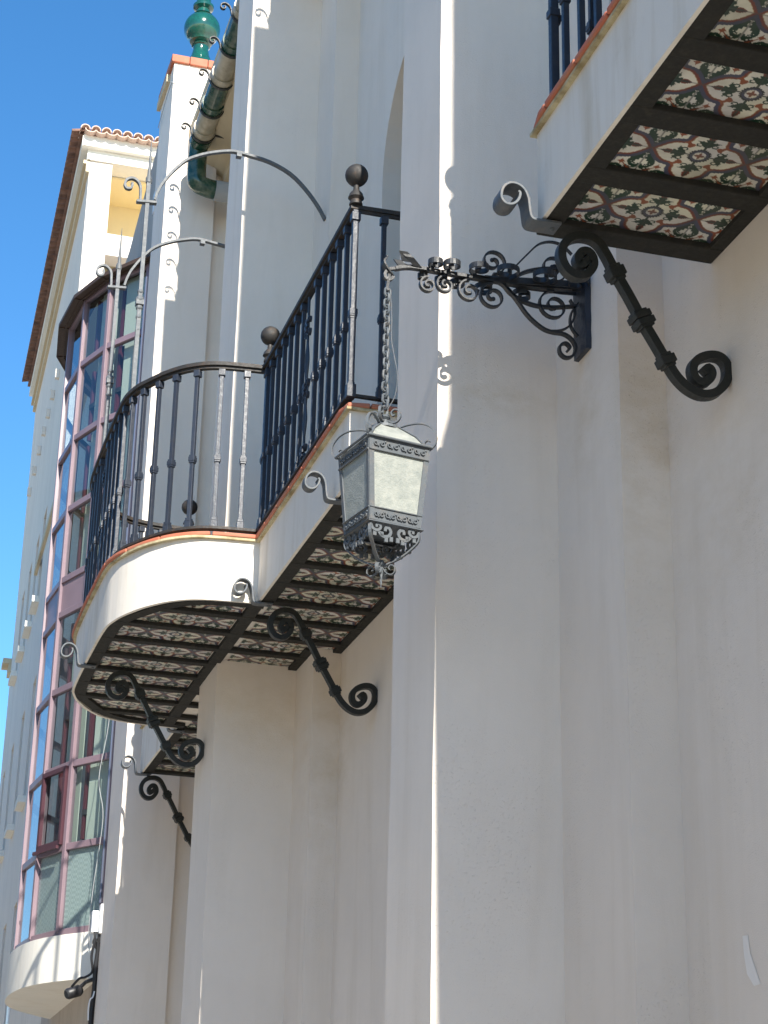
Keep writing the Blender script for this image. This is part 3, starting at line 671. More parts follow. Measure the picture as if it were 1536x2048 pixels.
# ---------------------------------------------------------------- glazed gutters
def gutter(label, x, y0, y1, z0, z1, rings, elbow, r=.078):
    """round glazed pipe slung below the eaves, falling gently from y0 to y1"""
    g = thing('glazed_gutter', label, 'gutter', (x, (y0+y1)/2, z0), 'glazed gutters under the eaves')
    zz = lambda y: z0 + (z1-z0)*(y-y0)/(y1-y0)
    ys = [y0] + rings + [y1]
    for i, (a, b_) in enumerate(zip(ys[:-1], ys[1:])):
        if b_ - a < .03: continue
        s = MB(); m = PGREEN if (len(ys)-2-i) % 2 == 0 else PCREAM
        s.tube([(x,a+.002,zz(a)),(x,b_-.05,zz(b_-.05))], r, 20); s.tube([(x,b_-.07,zz(b_-.07)),(x,b_-.003,zz(b_-.003))], r+.010, 20)
        s.build('pipe_section', m, g, smooth=True)
    for y in rings:
        z = zz(y); s = MB()
        arc = [(x + (r+.016)*math.cos(t), z + (r+.016)*math.sin(t)) for t in [math.pi*(1.0 + .95*i/16) for i in range(17)]]
        sc = [(-.020,.022),(-.034,.040),(-.058,.050),(-.082,.040),(-.088,.018),(-.076,.002),(-.060,.004),(-.054,.016),(-.062,.024)]
        scp = [(arc[0][0]+a+.012, arc[0][1]+b_) for a, b_ in reversed(sc)]
        s.strip([(v[0], y, v[1]) for v in smooth2(scp + arc[0:1], 3)] + [(a, y, b_) for a, b_ in arc[1:]], (0,1,0), .026, .007)
        s.tube([(arc[-1][0], y, arc[-1][1]),(XW+.02, y, z-.03)], .008, 8); s.sphere((XW-.12, y, z-.028), .014, 10)
        s.build('scroll_hanger', BRACE, g)
    if elbow:
        s = MB(); z = zz(y1)
        pts = smooth2([(x,y1-.02,z),(x,y1+.045,z-.02),(x,y1+.075,z-.09),(x,y1+.075,z-.25),(x+.015,y1+.075,z-.33),(x+.09,y1+.075,z-.36),(x+.17,y1+.075,z-.37)], 5)
        s.tube(pts, r*.95, 18); s.build('elbow', PGREEN, g, smooth=True)
        s = MB(); s.tube([(x+.15,y1+.075,z-.37),(XW+.03,y1+.075,z-.38)], r*1.05, 18); s.build('outlet', CONC, g, smooth=True)
    return g
GX = 2.075
GR = [11.54*1.015-.14, 11.54, 11.92, 12.28, 12.60]
gutter('green and cream glazed gutter pipe with iron scroll hangers, between middle pilaster and end pier', GX, 10.43, 12.72, 8.22, 8.05, [10.78,11.16,11.54,11.92,12.28,12.60], True)
gutter('glazed gutter pipe above the frame between nearest pilaster and middle pilaster', GX, 6.41, 9.60, 8.20, 7.99, [6.8,7.2,7.6,8.0,8.4,8.8,9.2], True)
# ---------------------------------------------------------------- green finial on the end pier
s = MB()
s.lathe([(.0,8.89),(.15,8.89),(.145,8.93),(.135,8.97),(.125,9.005),(.12,9.04),(.10,9.08),(.078,9.13),(.062,9.20),(.066,9.225),(.078,9.235),(.066,9.25),(.060,9.26),
         (.095,9.275)] + [(.152*math.sin(a), 9.405-.150*math.cos(a)) for a in [.75+.1*i for i in range(20)]] +
        [(.085,9.54),(.060,9.555),(.055,9.60),(.085,9.615),(.088,9.635),(.070,9.65),(.060,9.665),(.062,9.72),(.075,9.80),(.03,9.9),(.0,10.0)], (2.13,13.33,.105), 40)
tag(s.build('ball_finial', GREEN, None, smooth=True), 'glossy green ceramic ball finial on the terracotta capped pier against the sky', 'finial')
s = MB()
for dz in (0, .035, -.02): s.tube([(1.865,13.02,8.74),(1.98,13.0,8.77+dz),(2.15,13.0,8.765+dz),(2.28,13.02,8.75+dz)], .002, 5)
s.tube(smooth2([(1.865,13.02,8.74),(1.855,13.2,8.7),(1.86,13.6,8.66)], 5), .003, 5)
tag(s.build('pier_wire', GREYC, None), 'thin grey wires looped round the top of the pier below its tile cap', 'cable')
# ---------------------------------------------------------------- lantern bracket
YB = 5.61
br = thing('lantern_bracket', 'black wrought iron scroll bracket on the nearest pilaster, holding the lantern chain', 'bracket', (2.325, YB, 3.1))
s = MB()
vs_ = []
for k in range(9):
    z = 2.955 + .295*k/8
    j = random.uniform(-.004,.004)
    for (X, Y) in ((2.305,5.555+j),(2.305,5.668+j),(2.327,5.672+j),(2.327,5.550+j)): vs_.append((X,Y,z+random.uniform(-.002,.002)))
fs_ = [(3,2,1,0),(32,33,34,35)]
for k in range(8):
    for q in range(4): r2 = (q+1)%4; fs_.append((k*4+q,k*4+r2,(k+1)*4+r2,(k+1)*4+q))
s.add(vs_, fs_); s.build('wall_plate', IRON, br)
def S3(key, y=YB): return smooth2([(x, y, z) for x, z in TR[key]], 4)
s = MB(); s.strip(S3('arm_main'), (0,1,0), .022, .012)
P_ = TR['arm_main']; s.strip([(2.31,YB-.03,3.215),(2.25,YB-.03,3.21),(2.10,YB-.02,3.20),(1.95,YB,3.195)], (0,0,1), .024, .006); s.strip([(2.31,YB+.03,3.215),(2.25,YB+.03,3.21),(2.10,YB+.02,3.20),(1.95,YB,3.195)], (0,0,1), .024, .006)
s.build('arm', ARMI, br)
s = MB(); s.strip(S3('arm_up'), (0,1,0), .022, .009); s.strip(S3('arm_low'), (0,1,0), .020, .009); s.build('side_bar', ARMI, br)
s = MB(); s.strip(S3('arm_s'), (0,1,0), .020, .0085); s.strip(S3('arm_c1'), (0,1,0), .016, .006); s.strip(S3('arm_c2'), (0,1,0), .016, .006)
s.build('lower_scroll', ARMI, br)
s = MB(); s.strip(S3('arm_thin'), (0,1,0), .014, .005); s.build('top_stay', ARMI, br)
for (x, z, r, k) in TR['vs']:
    s = MB(); z = z-.012 if k == 'u' else z; r *= 1.12; sp = spiral(x, z, r, -math.pi/2 if k == 'u' else math.pi/2, 1.55, .16, 34)
    s.strip([(a, YB, b_) for a, b_ in sp], (0,1,0), .020, .006); s.sphere((sp[-1][0], YB, sp[-1][1]), .008, 8); s.build('scroll', ARMI, br)
for (x, z, r, k) in TR['hs']:
    s = MB(); r *= 1.12; yo = YB + k*(r + .004); z = 3.207 if k < 0 else 3.178; sp = spiral(x, yo, r, math.pi/2*(-k), 1.5*(1 if x < 1.95 else -1), .2, 30)
    s.strip([(a, b_, z) for a, b_ in sp], (0,0,1), .020, .0045); s.build('scroll', ARMI, br)
s = MB(); s.strip(S3('tip_leaf'), (0,1,0), .034, .006, lambda u: .5+.5*math.sin(math.pi*u)); s.strip(S3('tip_hook'), (0,1,0), .014, .010)
s.strip([(1.60,YB,3.15),(1.595,YB+.004,3.10),(1.597,YB,3.085)], (0,1,0), .016, .010)
for d in (-1,1): s.strip([(1.70,YB+d*.012,3.192),(1.665,YB+d*.03,3.215),(1.64,YB+d*.034,3.232),(1.655,YB+d*.02,3.20)], (1,0,0), .03, .004)
s.build('leaf_tip', ARMI, br)
# ---------------------------------------------------------------- the lantern
LC = Vector((1.596, YB, 0)); lan = thing('hanging_lantern', 'square tapered iron lantern with milky glass panes hanging on a chain', 'lantern', (1.596, YB, 2.34))
A_ = R(11); ex = Vector((math.cos(A_), math.sin(A_), 0)); ey = Vector((-math.sin(A_), math.cos(A_), 0))
def LP(a, b_, z): return LC + ex*a + ey*b_ + Vector((0,0,z))
sides = [(ex, -ey), (ey, ex), (-ex, ey), (-ey, -ex)]        # along, outward
s = MB()
zt, zb, ht, hb = 2.478, 2.198, .112, .092
def hw(z): return hb + (ht-hb)*(z-zb)/(zt-zb)
def SP(al, ou, t, z, off=0.0): return LC + al*t + ou*(hw(z)+off) + Vector((0,0,z))
fr = MB()
for (al, ou) in sides:
    for z, hh, th in ((2.457,.022,.006),(2.218,.020,.006)):
        h0, h1 = hw(z-hh), hw(z+hh)
        fr.add([SP(al,ou,-h0,z-hh,.001), SP(al,ou,h0,z-hh,.001), SP(al,ou,h1,z+hh,.001), SP(al,ou,-h1,z+hh,.001),
                SP(al,ou,-h0,z-hh,-th), SP(al,ou,h0,z-hh,-th), SP(al,ou,h1,z+hh,-th), SP(al,ou,-h1,z+hh,-th)],
               [(0,1,2,3),(7,6,5,4),(0,4,5,1),(1,5,6,2),(2,6,7,3),(3,7,4,0)])
    for e in (-1, 1):
        z0, z1 = zb, zt; wv = .017
        fr.add([SP(al,ou,e*hw(z0),z0,.0025), SP(al,ou,e*(hw(z0)-wv),z0,.0025), SP(al,ou,e*(hw(z1)-wv),z1,.0025), SP(al,ou,e*hw(z1),z1,.0025),
                SP(al,ou,e*hw(z0),z0,-.003), SP(al,ou,e*(hw(z0)-wv),z0,-.003), SP(al,ou,e*(hw(z1)-wv),z1,-.003), SP(al,ou,e*hw(z1),z1,-.003)],
               [(0,1,2,3),(7,6,5,4),(0,4,5,1),(1,5,6,2),(2,6,7,3),(3,7,4,0)])
    fr.tube([SP(al,ou,-ht-.008,zt+.002,.008), SP(al,ou,ht+.008,zt+.002,.008)], .0045, 8)
    fr.tube([SP(al,ou,-hw(2.434),2.434,.004), SP(al,ou,hw(2.434),2.434,.004)], .0030, 8)
    fr.tube([SP(al,ou,-hw(2.240),2.240,.003), SP(al,ou,hw(2.240),2.240,.003)], .0025, 8)
    fr.add([SP(al,ou,-hb,zb,.0), SP(al,ou,hb,zb,.0), SP(al,ou,hb+.010,zb-.008,.010), SP(al,ou,-hb-.010,zb-.008,.010), SP(al,ou,hb,zb-.010,-.01), SP(al,ou,-hb,zb-.010,-.01)], [(0,1,2,3),(3,2,4,5)])
fr.build('lantern_frame', LAMPI, lan)
for zc, L_ in ((2.457,.100),(2.218,.082)):
  em = MB()
  for (al, ou) in sides:
    if 1:
        n_ = 8
        for i in range(n_):
            t = -L_ + 2*L_*(i+.5)/n_; r = .0085
            q = spiral(0, 0, r, (i % 2)*math.pi, 1.1*(1 if i % 2 else -1), .3, 10)
            em.strip([SP(al,ou,t+a,zc+b_,.004) for a, b_ in q], ou, .005, .0035)
            em.sphere(SP(al,ou,t+.010,zc+(.008 if i % 2 else -.008),.003), .004, 8)
  em.build('embossed_band', LAMPI, lan)
for (al, ou) in sides:
    g = MB(); z0, z1 = 2.236, 2.436; wv = .015
    g.add([SP(al,ou,-(hw(z0)-wv),z0,-.001), SP(al,ou,hw(z0)-wv,z0,-.001), SP(al,ou,hw(z1)-wv,z1,-.001), SP(al,ou,-(hw(z1)-wv),z1,-.001),
           SP(al,ou,-(hw(z0)-wv),z0,-.005), SP(al,ou,hw(z0)-wv,z0,-.005), SP(al,ou,hw(z1)-wv,z1,-.005), SP(al,ou,-(hw(z1)-wv),z1,-.005)],
          [(0,1,2,3),(7,6,5,4),(0,4,5,1),(1,5,6,2),(2,6,7,3),(3,7,4,0)])
    g.build('glass_pane', LGLASS, lan)
    g = MB(); rr = [(ht-.008, zt+.003),(.078, zt+.045),(.034, zt+.088)]
    for (a, za), (b_, zb_) in zip(rr[:-1], rr[1:]):
        g.add([LC+al*-a+ou*a+Vector((0,0,za)), LC+al*a+ou*a+Vector((0,0,za)), LC+al*b_+ou*b_+Vector((0,0,zb_)), LC+al*-b_+ou*b_+Vector((0,0,zb_))], [(0,1,2,3)])
    g.build('roof_pane', LGLASS, lan)
rb = MB()
for (sx, sy) in ((1,1),(1,-1),(-1,-1),(-1,1)):
    dv = (ex*sx + ey*sy)
    rb.strip([LC+dv*a+Vector((0,0,z)) for a, z in ((ht-.006,zt+.004),(.079,zt+.047),(.034,zt+.091))], ex*sx-ey*sy, .010, .003)
rb.lathe([(.0,zt+.084),(.046,zt+.084),(.044,zt+.094),(.018,zt+.098),(.012,zt+.12),(.02,zt+.128),(.010,zt+.138),(.0,zt+.14)], (LC.x,LC.y,0), 16)
rb.build('roof_rib', LAMPI, lan)
for (sx, sy) in ((1,1),(1,-1),(-1,-1),(-1,1)):
    dv = (ex*sx + ey*sy).normalized(); nn = Vector((0,0,1)).cross(dv)
    pts = [(.016,.095),(.05,.088),(.085,.094),(.125,.094),(.160,.078),(.182,.045),(.178,.012),(.160,-.002),(.145,.006),(.142,.022),(.152,.030),(.160,.024)]
    c_ = MB(); c_.strip([LC+dv*a+Vector((0,0,zt+b_)) for a, b_, _z in smooth2(pts, 4)], nn, .009, .0035)
    c_.build('corner_scroll', LAMPI, lan)
    pts = [(.012,.118),(.028,.108),(.046,.112),(.056,.130),(.050,.150),(.034,.156),(.024,.146),(.028,.134),(.036,.136)]
    c_ = MB(); c_.strip([LC+dv*a+Vector((0,0,zt+b_)) for a, b_, _z in smooth2(pts, 4)], nn, .009, .0045)
    c_.build('crown_curl', LAMPI, lan)
    pts = [(hb*1.38,-.012),(hb*1.36,-.045),(.095,-.075),(.060,-.098),(.030,-.110),(.010,-.118)]
    c_ = MB(); c_.strip([LC+dv*a+Vector((0,0,zb+b_)) for a, b_, _z in smooth2(pts, 4)], nn, .011, .005)
    pts = [(.004,-.120),(.010,-.132),(.022,-.146),(.038,-.150),(.048,-.138),(.044,-.122),(.032,-.118),(.026,-.128),(.032,-.134)]
    c_.strip([LC+dv*a+Vector((0,0,zb+b_)) for a, b_, _z in smooth2(pts, 4)], nn, .012, .003)
    c_.build('base_rib', LAMPI, lan)
for (al, ou) in sides:
    c_ = MB()
    for e in (-1, 1):
        base = [(.088,-.014),(.080,-.030),(.064,-.034),(.052,-.024),(.056,-.012),(.066,-.014),(.066,-.024)]
        c_.strip([SP(al,ou,e*a,zb,-.002)+Vector((0,0,b_)) for a, b_, _z in smooth2(base, 3)], ou, .006, .009)
        base = [(.060,-.034),(.044,-.050),(.024,-.048),(.014,-.034),(.020,-.020),(.032,-.020),(.034,-.032)]
        c_.strip([SP(al,ou,e*a,zb,-.004)+Vector((0,0,b_)) for a, b_, _z in smooth2(base, 3)], ou, .006, .010)
        for (t, z) in ((.012,-.056),(.030,-.060),(.046,-.044),(.072,-.044)):
            c_.obox(SP(al,ou,e*t,zb,-.004)+Vector((0,0,z)), al*.006, ou*.003, (0,0,.008))
    c_.build('hanging_crest', LAMPI, lan)
s = MB(); s.lathe([(.0,2.075),(.010,2.08),(.012,2.092),(.006,2.10),(.0,2.101)], (LC.x,LC.y,0), 12)
for k in (0, 1):
    tw = [(LC.x + .004*math.cos(a*9+k*math.pi)*(1-a), LC.y + .004*math.sin(a*9+k*math.pi)*(1-a), 2.078-.072*a) for a in [i/24 for i in range(25)]]
    s.tube(tw, .0062, 6, taper=lambda u: 1-.8*u)
s.build('twisted_drop', LAMPI, lan)
s = MB(); s.lathe([(.0,2.20),(.03,2.20),(.026,2.23),(.02,2.26),(.0,2.262)], (LC.x,LC.y,0), 14); s.build('lamp_holder', DARK, lan)
s = MB(); s.poly([LP(a*.092, b_*.092, 2.202) for a, b_ in ((-1,-1),(1,-1),(1,1),(-1,1))]); s.build('base_plate', LAMPI, lan)
ch = MB(); z = 2.622; i = 0; nl = 21; pitch = (3.092-2.622)/nl
for i in range(nl):
    zc = z + pitch*(i+.5); a0 = R(20 + 90*(i % 2) + random.uniform(-14, 14)); dx = Vector((math.cos(a0), math.sin(a0), 0)); pts = []
    for k in range(14):
        t = 2*math.pi*k/14
        pts.append(Vector((LC.x + .0015*math.sin(i), LC.y, zc)) + dx*(.0115*math.cos(t)) + Vector((0,0,(.0105*math.sin(t) + (.006 if math.sin(t) > .01 else -.006)))))
    ch.tube(pts, .0042, 6, closed=True)
ch.build('chain', LAMPI, lan)
s = MB(); s.tube(smooth2([(1.606,YB,3.09),(1.611,YB-.01,2.98),(1.612,YB-.008,2.90),(1.622,YB-.02,2.82),(1.632,YB-.02,2.76),(1.628,YB-.01,2.69),(1.606,YB,2.64),(1.596,YB,2.60)], 5), .0016, 6)
s.build('flex', LAMPI, lan)
# ---------------------------------------------------------------- bay window
bay = thing('bay_window', 'tall faceted bay window with mauve metal frames and brown canopy beyond the end pier', 'bay window', (1.7, 14.7, GZ))
def off_pts(pts, d):
    out = []
    for i, p in enumerate(pts):
        a = Vector(pts[max(i-1,0)]); c_ = Vector(pts[min(i+1,len(pts)-1)]); t = (c_-a).normalized(); out.append((p[0]-t.y*d, p[1]+t.x*d))
    return out
BP = [(1.935,13.995),(1.68,14.396),(1.527,14.823),(1.475,15.40),(1.53,15.98),(1.70,16.40),(1.94,16.78)]
ZB, ZT = 2.16, 7.60
tr = [2.16, 2.80, 3.44, 4.09, 4.74, 5.04, 5.665, 6.305, 6.985, 7.60]
fr = MB()
for (p, q) in zip(BP[:-1], BP[1:]):
    P = Vector((*p, 0)); Q = Vector((*q, 0)); T = (Q-P).normalized(); n_ = Vector((-T.y, T.x, 0))
    for z in tr: fr.obox((P+Q)/2 + Vector((0,0,z)), (Q-P)/2, n_*.022, (0,0,.026))
for i, p in enumerate(BP):
    a = Vector((*BP[max(i-1,0)],0)); c_ = Vector((*BP[min(i+1,len(BP)-1)],0)); T = (c_-a).normalized(); n_ = Vector((-T.y,T.x,0))
    fr.obox((p[0],p[1],(ZB+ZT)/2), T*.020, n_*.027, (0,0,(ZT-ZB)/2))
fr.build('window_frame', MAUVE, bay, bevel=.003)
for fi, (p, q) in enumerate(zip(BP[:-1], BP[1:])):
    P = Vector((*p, 0)); Q = Vector((*q, 0)); T = (Q-P).normalized(); n_ = Vector((-T.y, T.x, 0)); n_ = n_ if n_.x < 0 else -n_
    for k, (za, zb_) in enumerate(zip(tr[:-1], tr[1:])):
        h = Vector((0,0,(zb_-za)/2-.024)); c_ = (P+Q)/2 + Vector((0,0,(za+zb_)/2))
        s = MB()
        tilt = Vector((random.uniform(-.006,.006), random.uniform(-.006,.006), 0)); ax = (Q-P)/2 - T*.018
        if k == 4:
            s.obox(c_ , ax, n_*.008, h); s.build('spandrel_panel', MAUVE, bay); continue
        s.obox(c_, ax + tilt*.3, n_*.003, h); s.build('glass_pane', GLASS, bay)
        if fi > 2: continue
        L = (Q-P).length
        if k == 0:
            b0 = MB(); b0.obox(c_ - n_*.012, ax, n_*.002, h); b0.build('obscured_film', FILM, bay)
        elif fi < 2:
            lo_, hi_ = ((-.5, .22) if fi == 0 else (-.5, .12)); wv = random.uniform(-.04,.04)
            b0 = MB(); b0.obox(c_ - n_*.07 + T*L*((lo_+hi_)/2+wv), T*L*(hi_-lo_)/2, n_*.003, (0,0,(zb_-za)/2)); b0.build('blind', BLIND, bay)
            b0 = MB(); b0.obox(c_ - n_*.10 + T*L*.36 + Vector((0,0,random.uniform(-.05,.1))), T*L*.03, n_*.02, (0,0,(zb_-za)/2-.02)); b0.build('inner_post', mat('maroon inner frame', (.10,.02,.03), .5)[0] if 'maroon inner frame' not in bpy.data.materials else bpy.data.materials['maroon inner frame'], bay)
            if k in (1,3,7): b0 = MB(); b0.obox(c_ - n_*.09 + Vector((0,0,-.05)), ax*.8, n_*.02, (0,0,.02)); b0.build('inner_rail', DARK, bay)
# casement sash in the middle facet
p, q = Vector((*BP[1],0)), Vector((*BP[2],0)); T = (q-p).normalized(); n_ = Vector((-T.y,T.x,0)); n_ = n_ if n_.x < 0 else -n_; L = (q-p).length
s = MB(); c_ = (p+q)/2 + n_*.035; za, zb_ = 2.84, 3.41; M2 = mat('dark mauve sash', (.065,.025,.034), .4)[0]
for z in (za, zb_): s.obox(c_ + Vector((0,0,z)), (q-p)/2 - T*.03, n_*.014, (0,0,.018))
for e in (-1, 1): s.obox(c_ + T*e*(L/2-.045) + Vector((0,0,(za+zb_)/2)), T*.016, n_*.014, (0,0,(zb_-za)/2))
s.obox(c_ + n_*.03 + Vector((0,0,za-.04)), (q-p)/2 - T*.03, n_*.012, (0,0,.012)); s.build('casement_sash', M2, bay)
s = MB(); s.poly([(x+.09, y, 7.598) for x, y in BP]); s.build('ceiling', BLIND, bay)
s = MB(); s.quad((2.3,14.0,2.1),(1.86,16.6,2.1),(1.86,16.6,7.6),(2.3,14.0,7.6)); s.build('room_back', DARK, bay)
co_ = [(1.955,13.78)] + off_pts(BP, .115)[1:-1] + [(1.96,16.98)]
s = MB(); s.prism(co_ + [(1.945,16.98),(1.945,13.80)], 7.60, 7.625)
for i, (p, q) in enumerate(zip(co_[:-1], co_[1:])):
    for k in (0,):
        a = Vector((*p, 7.597)); b_ = Vector((*BP[i], 7.597)); s.strip([a, b_], (0,0,1), .012, .012)
s.strip([(x, y, 7.612) for x, y in co_], (0,0,1), .034, .012)
s.strip([((p[0]+q[0])/2, (p[1]+q[1])/2, 7.594) for p, q in zip(co_, BP)], (0,0,1), .014, .012)
s.build('canopy', CAP, bay)
dr_ = [(1.945,13.93)] + off_pts(BP, .045)[1:-1] + [(1.95,16.85)]
dd = [tuple(v[:2]) for v in smooth2(dr_, 6)]
s = MB(); s.prism(dd + [(1.942,16.85),(1.942,13.93)], 1.80, 2.135); s.build('curved_base', WALL2, bay)
# ---------------------------------------------------------------- cables, boxes, lamp, plate beside the bay
def cable(label, pts, r, m, name='service_cable'):
    s = MB(); s.tube(smooth2(pts, 6), r, 8); return tag(s.build(name, m, None, smooth=True), label, 'cable')
cable('grey cable running straight down beside the bay window', [(1.865,13.66,7.3),(1.862,13.66,5.5),(1.86,13.66,3.4),(1.862,13.66,2.5),(1.862,13.66,2.28)], .010, mat('steel grey conduit', (.16,.17,.22), .3, .6)[0])
cable('slack thin grey cable looping past the lower bay panes', [(1.85,13.7,4.3),(1.835,13.72,3.6),(1.80,13.76,3.2),(1.845,13.72,2.9),(1.82,13.78,2.4),(1.815,13.8,2.1),(1.825,13.8,1.95)], .0025, GREYC)
jb = thing('junction_box', 'pair of white plastic cable boxes on the wall beside the bay base', 'junction box', (1.91,13.6,2.1))
s = MB(); s.box(1.858,1.905,13.58,13.66,2.055,2.262); s.build('box_cover', WPLAST, jb, bevel=.006)
s = MB(); s.box(1.815,1.862,13.66,13.74,2.07,2.225); s.build('box_cover', WPLAST, jb, bevel=.006)
s = MB()
for k in range(7):
    x = 1.83 + .011*k; s.tube(smooth2([(x,13.62,2.07),(x+random.uniform(-.012,.012),13.62,2.03),(x+random.uniform(-.012,.012),13.63,1.99),(1.868,13.64,1.94)], 4), .006, 6)
s.build('cable_tail', BLACKC, jb)
cable('black bundle of cables hanging below the white boxes', [(1.866,13.62,2.0),(1.868,13.63,1.93),(1.862,13.64,1.82),(1.865,13.65,1.70),(1.86,13.66,1.55),(1.858,13.66,1.30)], .018, BLACKC)
cable('thin cable curling under the bay base', [(1.84,13.62,2.02),(1.825,13.63,1.90),(1.84,13.64,1.80),(1.80,13.66,1.76),(1.76,13.70,1.75),(1.72,13.76,1.70)], .009, BLACKC)
cable('white cable end looping off the black bundle near the ground floor', [(1.862,13.62,1.66),(1.852,13.61,1.62),(1.835,13.61,1.60),(1.828,13.61,1.54),(1.832,13.61,1.46)], .005, WPLAST)
lp_ = thing('wall_floodlight', 'dark drum shaped lamp under the curved bay base', 'lamp', (1.80,14.2,1.70))
T = Vector((.75,.25,.30)).normalized(); M_ = Vector((0,0,1)).rotation_difference(T).to_matrix()
s = MB(); s.lathe([(.0,-.06),(.032,-.06),(.040,-.05),(.042,.04),(.03,.06),(.0,.062)], (1.775,14.05,1.70), 20, M_); s.build('lamp_housing', BLACKC, lp_, smooth=True)
s = MB(); s.tube([(1.80,14.05,1.72),(1.85,14.02,1.77),(1.90,13.99,1.79)], .014, 8); s.build('lamp_arm', BLACKC, lp_)
s = MB(); s.lathe([(.0,-.066),(.028,-.066),(.034,-.061),(.034,-.058),(.0,-.058)], (1.775,14.05,1.70), 20, M_); s.build('lamp_lens', DARK, lp_)
# ---------------------------------------------------------------- far building
FO = Vector((2.536, 26.0, 0)); fd = Vector((.0297, .9996, 0)); fn = Vector((-.9996, .0297, 0))
def FP(sv, off, z): return FO + fd*sv + fn*off + Vector((0,0,z))
far = thing('corner_apartment_block', 'tall pale apartment block with tiled eaves and yellow loggia against the blue sky', 'building', tuple(FP(4,-2,GZ)))
s = MB(); W = 8
def fbox(mb, s0, s1, o0, o1, z0, z1):
    c0 = FP((s0+s1)/2, (o0+o1)/2, (z0+z1)/2); mb.obox(c0, fd*(s1-s0)/2, fn*(o1-o0)/2, (0,0,(z1-z0)/2))
SE = 9.5
wins = [(10.0,9.52,[1.9,3.0,4.35,5.75,7.3],1.9),(0,6.15,[1.85,3.95,6.2,8.2],2.15),(0,2.80,[1.6,3.6,5.9,8.0],2.2)]
# front wall on the street side with recessed windows
def win_wall(mb, rows, s_end, zt_):
    zcur = GZ
    bands = []
    for (sill, h, ss) in sorted(rows): 
        fbox(mb, 0, s_end, -.35, 0, zcur, sill); last = 0
        for q in ss:
            fbox(mb, last, q, -.35, 0, sill, sill+h); last = q+.62
        fbox(mb, last, s_end, -.35, 0, sill, sill+h); zcur = sill+h
    fbox(mb, 0, s_end, -.35, 0, zcur, zt_)
rows = [(2.60,1.95,[1.5,3.6,5.8,7.9]),(6.10,1.85,[1.75,3.85,6.05,8.1]),(9.52,1.55,[2.85,4.2,5.65,7.2])]
win_wall(s, rows, SE, 15.76)
# gable side facing the camera with loggia openings (along x from the corner)
def gx(mb, x0, x1, z0, z1, d0=0.0, d1=.35): mb.box(FO.x+x0, FO.x+x1, 26+d0, 26+d1, z0, z1)
gx(s, .356, 8, GZ, 13.45); gx(s, .0, .15, GZ, 15.76); gx(s, .15, .33, GZ, 14.54); gx(s,.33,.36,GZ,13.45)
gx(s, .15, 8, 14.17, 14.54, .001, .349); gx(s, .33, .35, 13.45, 14.17); gx(s, 2.4, 8, 13.45, 15.76)
s.box(10.2, 10.53, 26.36, 35.5, GZ, 15.76); s.build('wall', FARW, far)
s = MB(); gx(s, .15, 2.4, 14.17, 15.76, 1.2, 1.25); gx(s, .30, 2.4, 13.2, 14.17, .9, .95); s.box(FO.x+.151, FO.x+2.4, 26.35, 27.2, 14.50, 14.535); s.box(FO.x+.15, FO.x+.17, 26.35, 27.2, 14.54, 15.755); s.box(FO.x+.15, FO.x+2.4, 26.35, 27.2, 15.73, 15.757)
s.build('loggia', YEL, far)
s = MB(); gx(s, .36, 2.4, 13.45, 13.80, .5, .52); s.build('dark_opening', DARK, far)
s = MB()
s.box(FO.x-.03, FO.x+3, 25.96, 26.5, 15.765, 15.94); fbox(s, -.04, SE+.05, .001, .05, 15.765, 15.94)
s.box(FO.x-.14, FO.x+3, 25.86, 26.4, 15.945, 16.13); fbox(s, -.13, SE+.1, -.2, .15, 15.94, 16.12); s.build('cornice', WALL2, far)
s = MB(); fbox(s, -.01, SE, .0, .10, 15.70, 15.76); fbox(s, -.01, SE, .0, .055, 15.56, 15.70); s.build('cornice_moulding', BEIGE, far)
# tiles: rows of half-round tiles over the gable verge and the long eave
s = MB()
for i in range(14):
    x = FO.x - .22 + .165*i
    for sg in (0, 1):
        arc = []
        for k in range(9):
            t = math.pi*k/8
            arc.append((x + .0825*(1 + (sg*2)) /1 *1 - .0825*math.cos(t) - (.0825 if sg else 0), (16.155 + .075*math.sin(t)) if not sg else (16.165 - .055*math.sin(t))))
        if sg: arc = [(x + .165 - .0825*math.cos(math.pi*k/8) - .0825 + .0825, 16.175 - .055*math.sin(math.pi*k/8)) for k in range(9)]
        else: arc = [(x + .0825 - .07*math.cos(math.pi*k/8), 16.165 + .07*math.sin(math.pi*k/8)) for k in range(9)]
        s.strip([(a, 25.9, z) for a, z in arc], (0,1,0), .34, .014)
s.build('verge_tile', PTILE, far)
s = MB()
for i in range(58):
    sv = -.12 + .165*i; c0 = FP(sv, .22, 16.14)
    arc = [c0 + fd*(-.07*math.cos(math.pi*k/8)) + Vector((0,0,.065*math.sin(math.pi*k/8)+.008)) for k in range(9)]
    s.strip(arc, fn + Vector((0,0,-.2)), .22, .014)
fbox(s, -.15, SE+.1, -.1, .10, 16.125, 16.14); s.build('eave_tile', TILE, far)
s = MB(); a = FP(-.1,.2,16.15); b_ = FP(SE+.1,.2,16.15); s.add([a, b_, b_+Vector((6,0,.1)), a+Vector((6,0,.1))], [(0,1,2,3)]); s.build('roof', TILE, far)
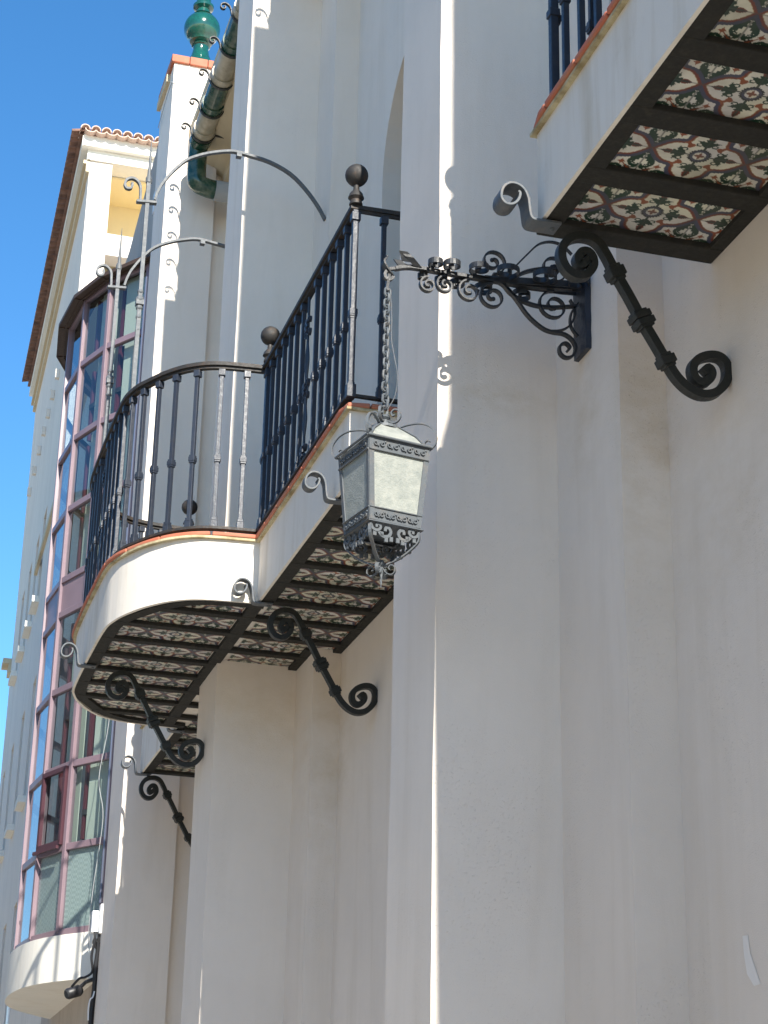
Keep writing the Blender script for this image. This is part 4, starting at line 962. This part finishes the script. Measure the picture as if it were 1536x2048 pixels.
for (sill, h, ss) in rows:
    for q in ss:
        w_ = MB(); fbox(w_, q+.002, q+.618, -.30, -.28, sill, sill+h); wo_ = w_.build('window', GLASS, far)
        w_ = MB(); fbox(w_, q-.04, q+.66, -.06, .11, sill-.10, sill-.002); w_.build('window_sill', WALL2, wo_)
        w_ = MB(); fbox(w_, q+.002, q+.05, -.24, -.20, sill, sill+h); fbox(w_, q+.57, q+.618, -.24, -.20, sill, sill+h); fbox(w_, q+.05, q+.57, -.24, -.20, sill+h-.05, sill+h-.002); w_.build('window_frame', DRED, wo_)
        w_ = MB(); fbox(w_, q+.002, q+.618, -.345, -.33, sill, sill+h); w_.build('window_backing', DARK, wo_)  # near-black sheet filling the opening behind the glass
for q in (2.17,2.85,3.7,4.5,5.3,6.2,7.2,8.3):
    w_ = MB(); fbox(w_, q-.05, q+.05, .001, .07, 13.30, 13.46); w_.build('corbel', FARW, far, bevel=.006)
s = MB(); fbox(s, -6, -.001, -.35, 0.0, GZ, 10.36); fbox(s, -6, -.001, -3.5, -.352, GZ, 10.30); s.build('lower_wing', FARW, far)
s = MB(); fbox(s, -6, 4.0, .001, .05, 10.25, 10.36); s.build('string_course', BEIGE, far)
s = MB(); fbox(s, SE+.001, SE+.5, -1.2, .16, 10.32, 10.42); fbox(s, SE+.001, SE+.45, -1.2, .05, 10.15, 10.318); s.build('eave_stub', BEIGE, far)
s = MB(); fbox(s, 1.02, 1.42, .001, .02, 2.80, 3.10); tag(s.build('street_sign', WPLAST, None), 'small white plate on the far wall below the bay, at the lower left edge', 'sign')

# ---------------------------------------------------------------- houses across the street (they close the street and show in the bay glass)
def across(label, y0, y1, top, base):
    h = thing('opposite_house', label, 'house', (-8.5, (y0+y1)/2, GZ))
    n_ = int((y1-y0)/2.4); s = MB(); X = -8.0; pit = (y1-y0)/n_
    rows_ = [(-.6,1.9),(2.5,1.8),(5.6,1.7)]; zc = GZ; ws = []
    for (sz, hh) in rows_:
        if sz + hh > top-.6: break
        s.box(X-.3, X, y0, y1, zc, sz); last = y0
        for i in range(n_):
            c_ = y0 + pit*(i+.5); s.box(X-.3, X, last, c_-.5, sz, sz+hh); last = c_+.5; ws.append((c_, sz, hh))
        s.box(X-.3, X, last, y1, sz, sz+hh); zc = sz+hh
    s.box(X-.3, X, y0, y1, zc, top); s.box(X-6, X-.301, y0, y1, GZ, top-.01); s.build('wall', base, h)
    for (c_, sz, hh) in ws:
        w_ = MB(); w_.box(X-.22, X-.20, c_-.5, c_+.5, sz, sz+hh); wo_ = w_.build('window', GLASS, h)
        w_ = MB(); w_.box(X-.298, X-.26, c_-.5, c_+.5, sz, sz+hh); w_.build('glass_backing', DARK, wo_)  # plain near-black sheet set close behind each pane
        w_ = MB(); w_.box(X-.19, X-.15, c_-.03, c_+.03, sz, sz+hh); w_.box(X-.19, X-.15, c_-.498, c_-.44, sz, sz+hh); w_.box(X-.19, X-.15, c_+.44, c_+.498, sz, sz+hh); w_.build('window_frame', DRED, wo_)
    s = MB(); s.box(X-6.1, X+.35, y0, y1, top, top+.12); s.build('cornice', BEIGE, h)
    s = MB(); s.prism([(X-6.1,y0+.02),(X+.30,y0+.02),(X+.30,y1-.02),(X-6.1,y1-.02)], top+.121, top+.25); s.build('roof', TILE, h)
across('ochre house across the street, nearest the camera', -14, 6, 5.3, YEL)
across('white house across the street opposite the bay window', 6.05, 22, 8.6, WALL2)
across('pale house across the street at its far end', 22.05, 44, 10.6, FARW)
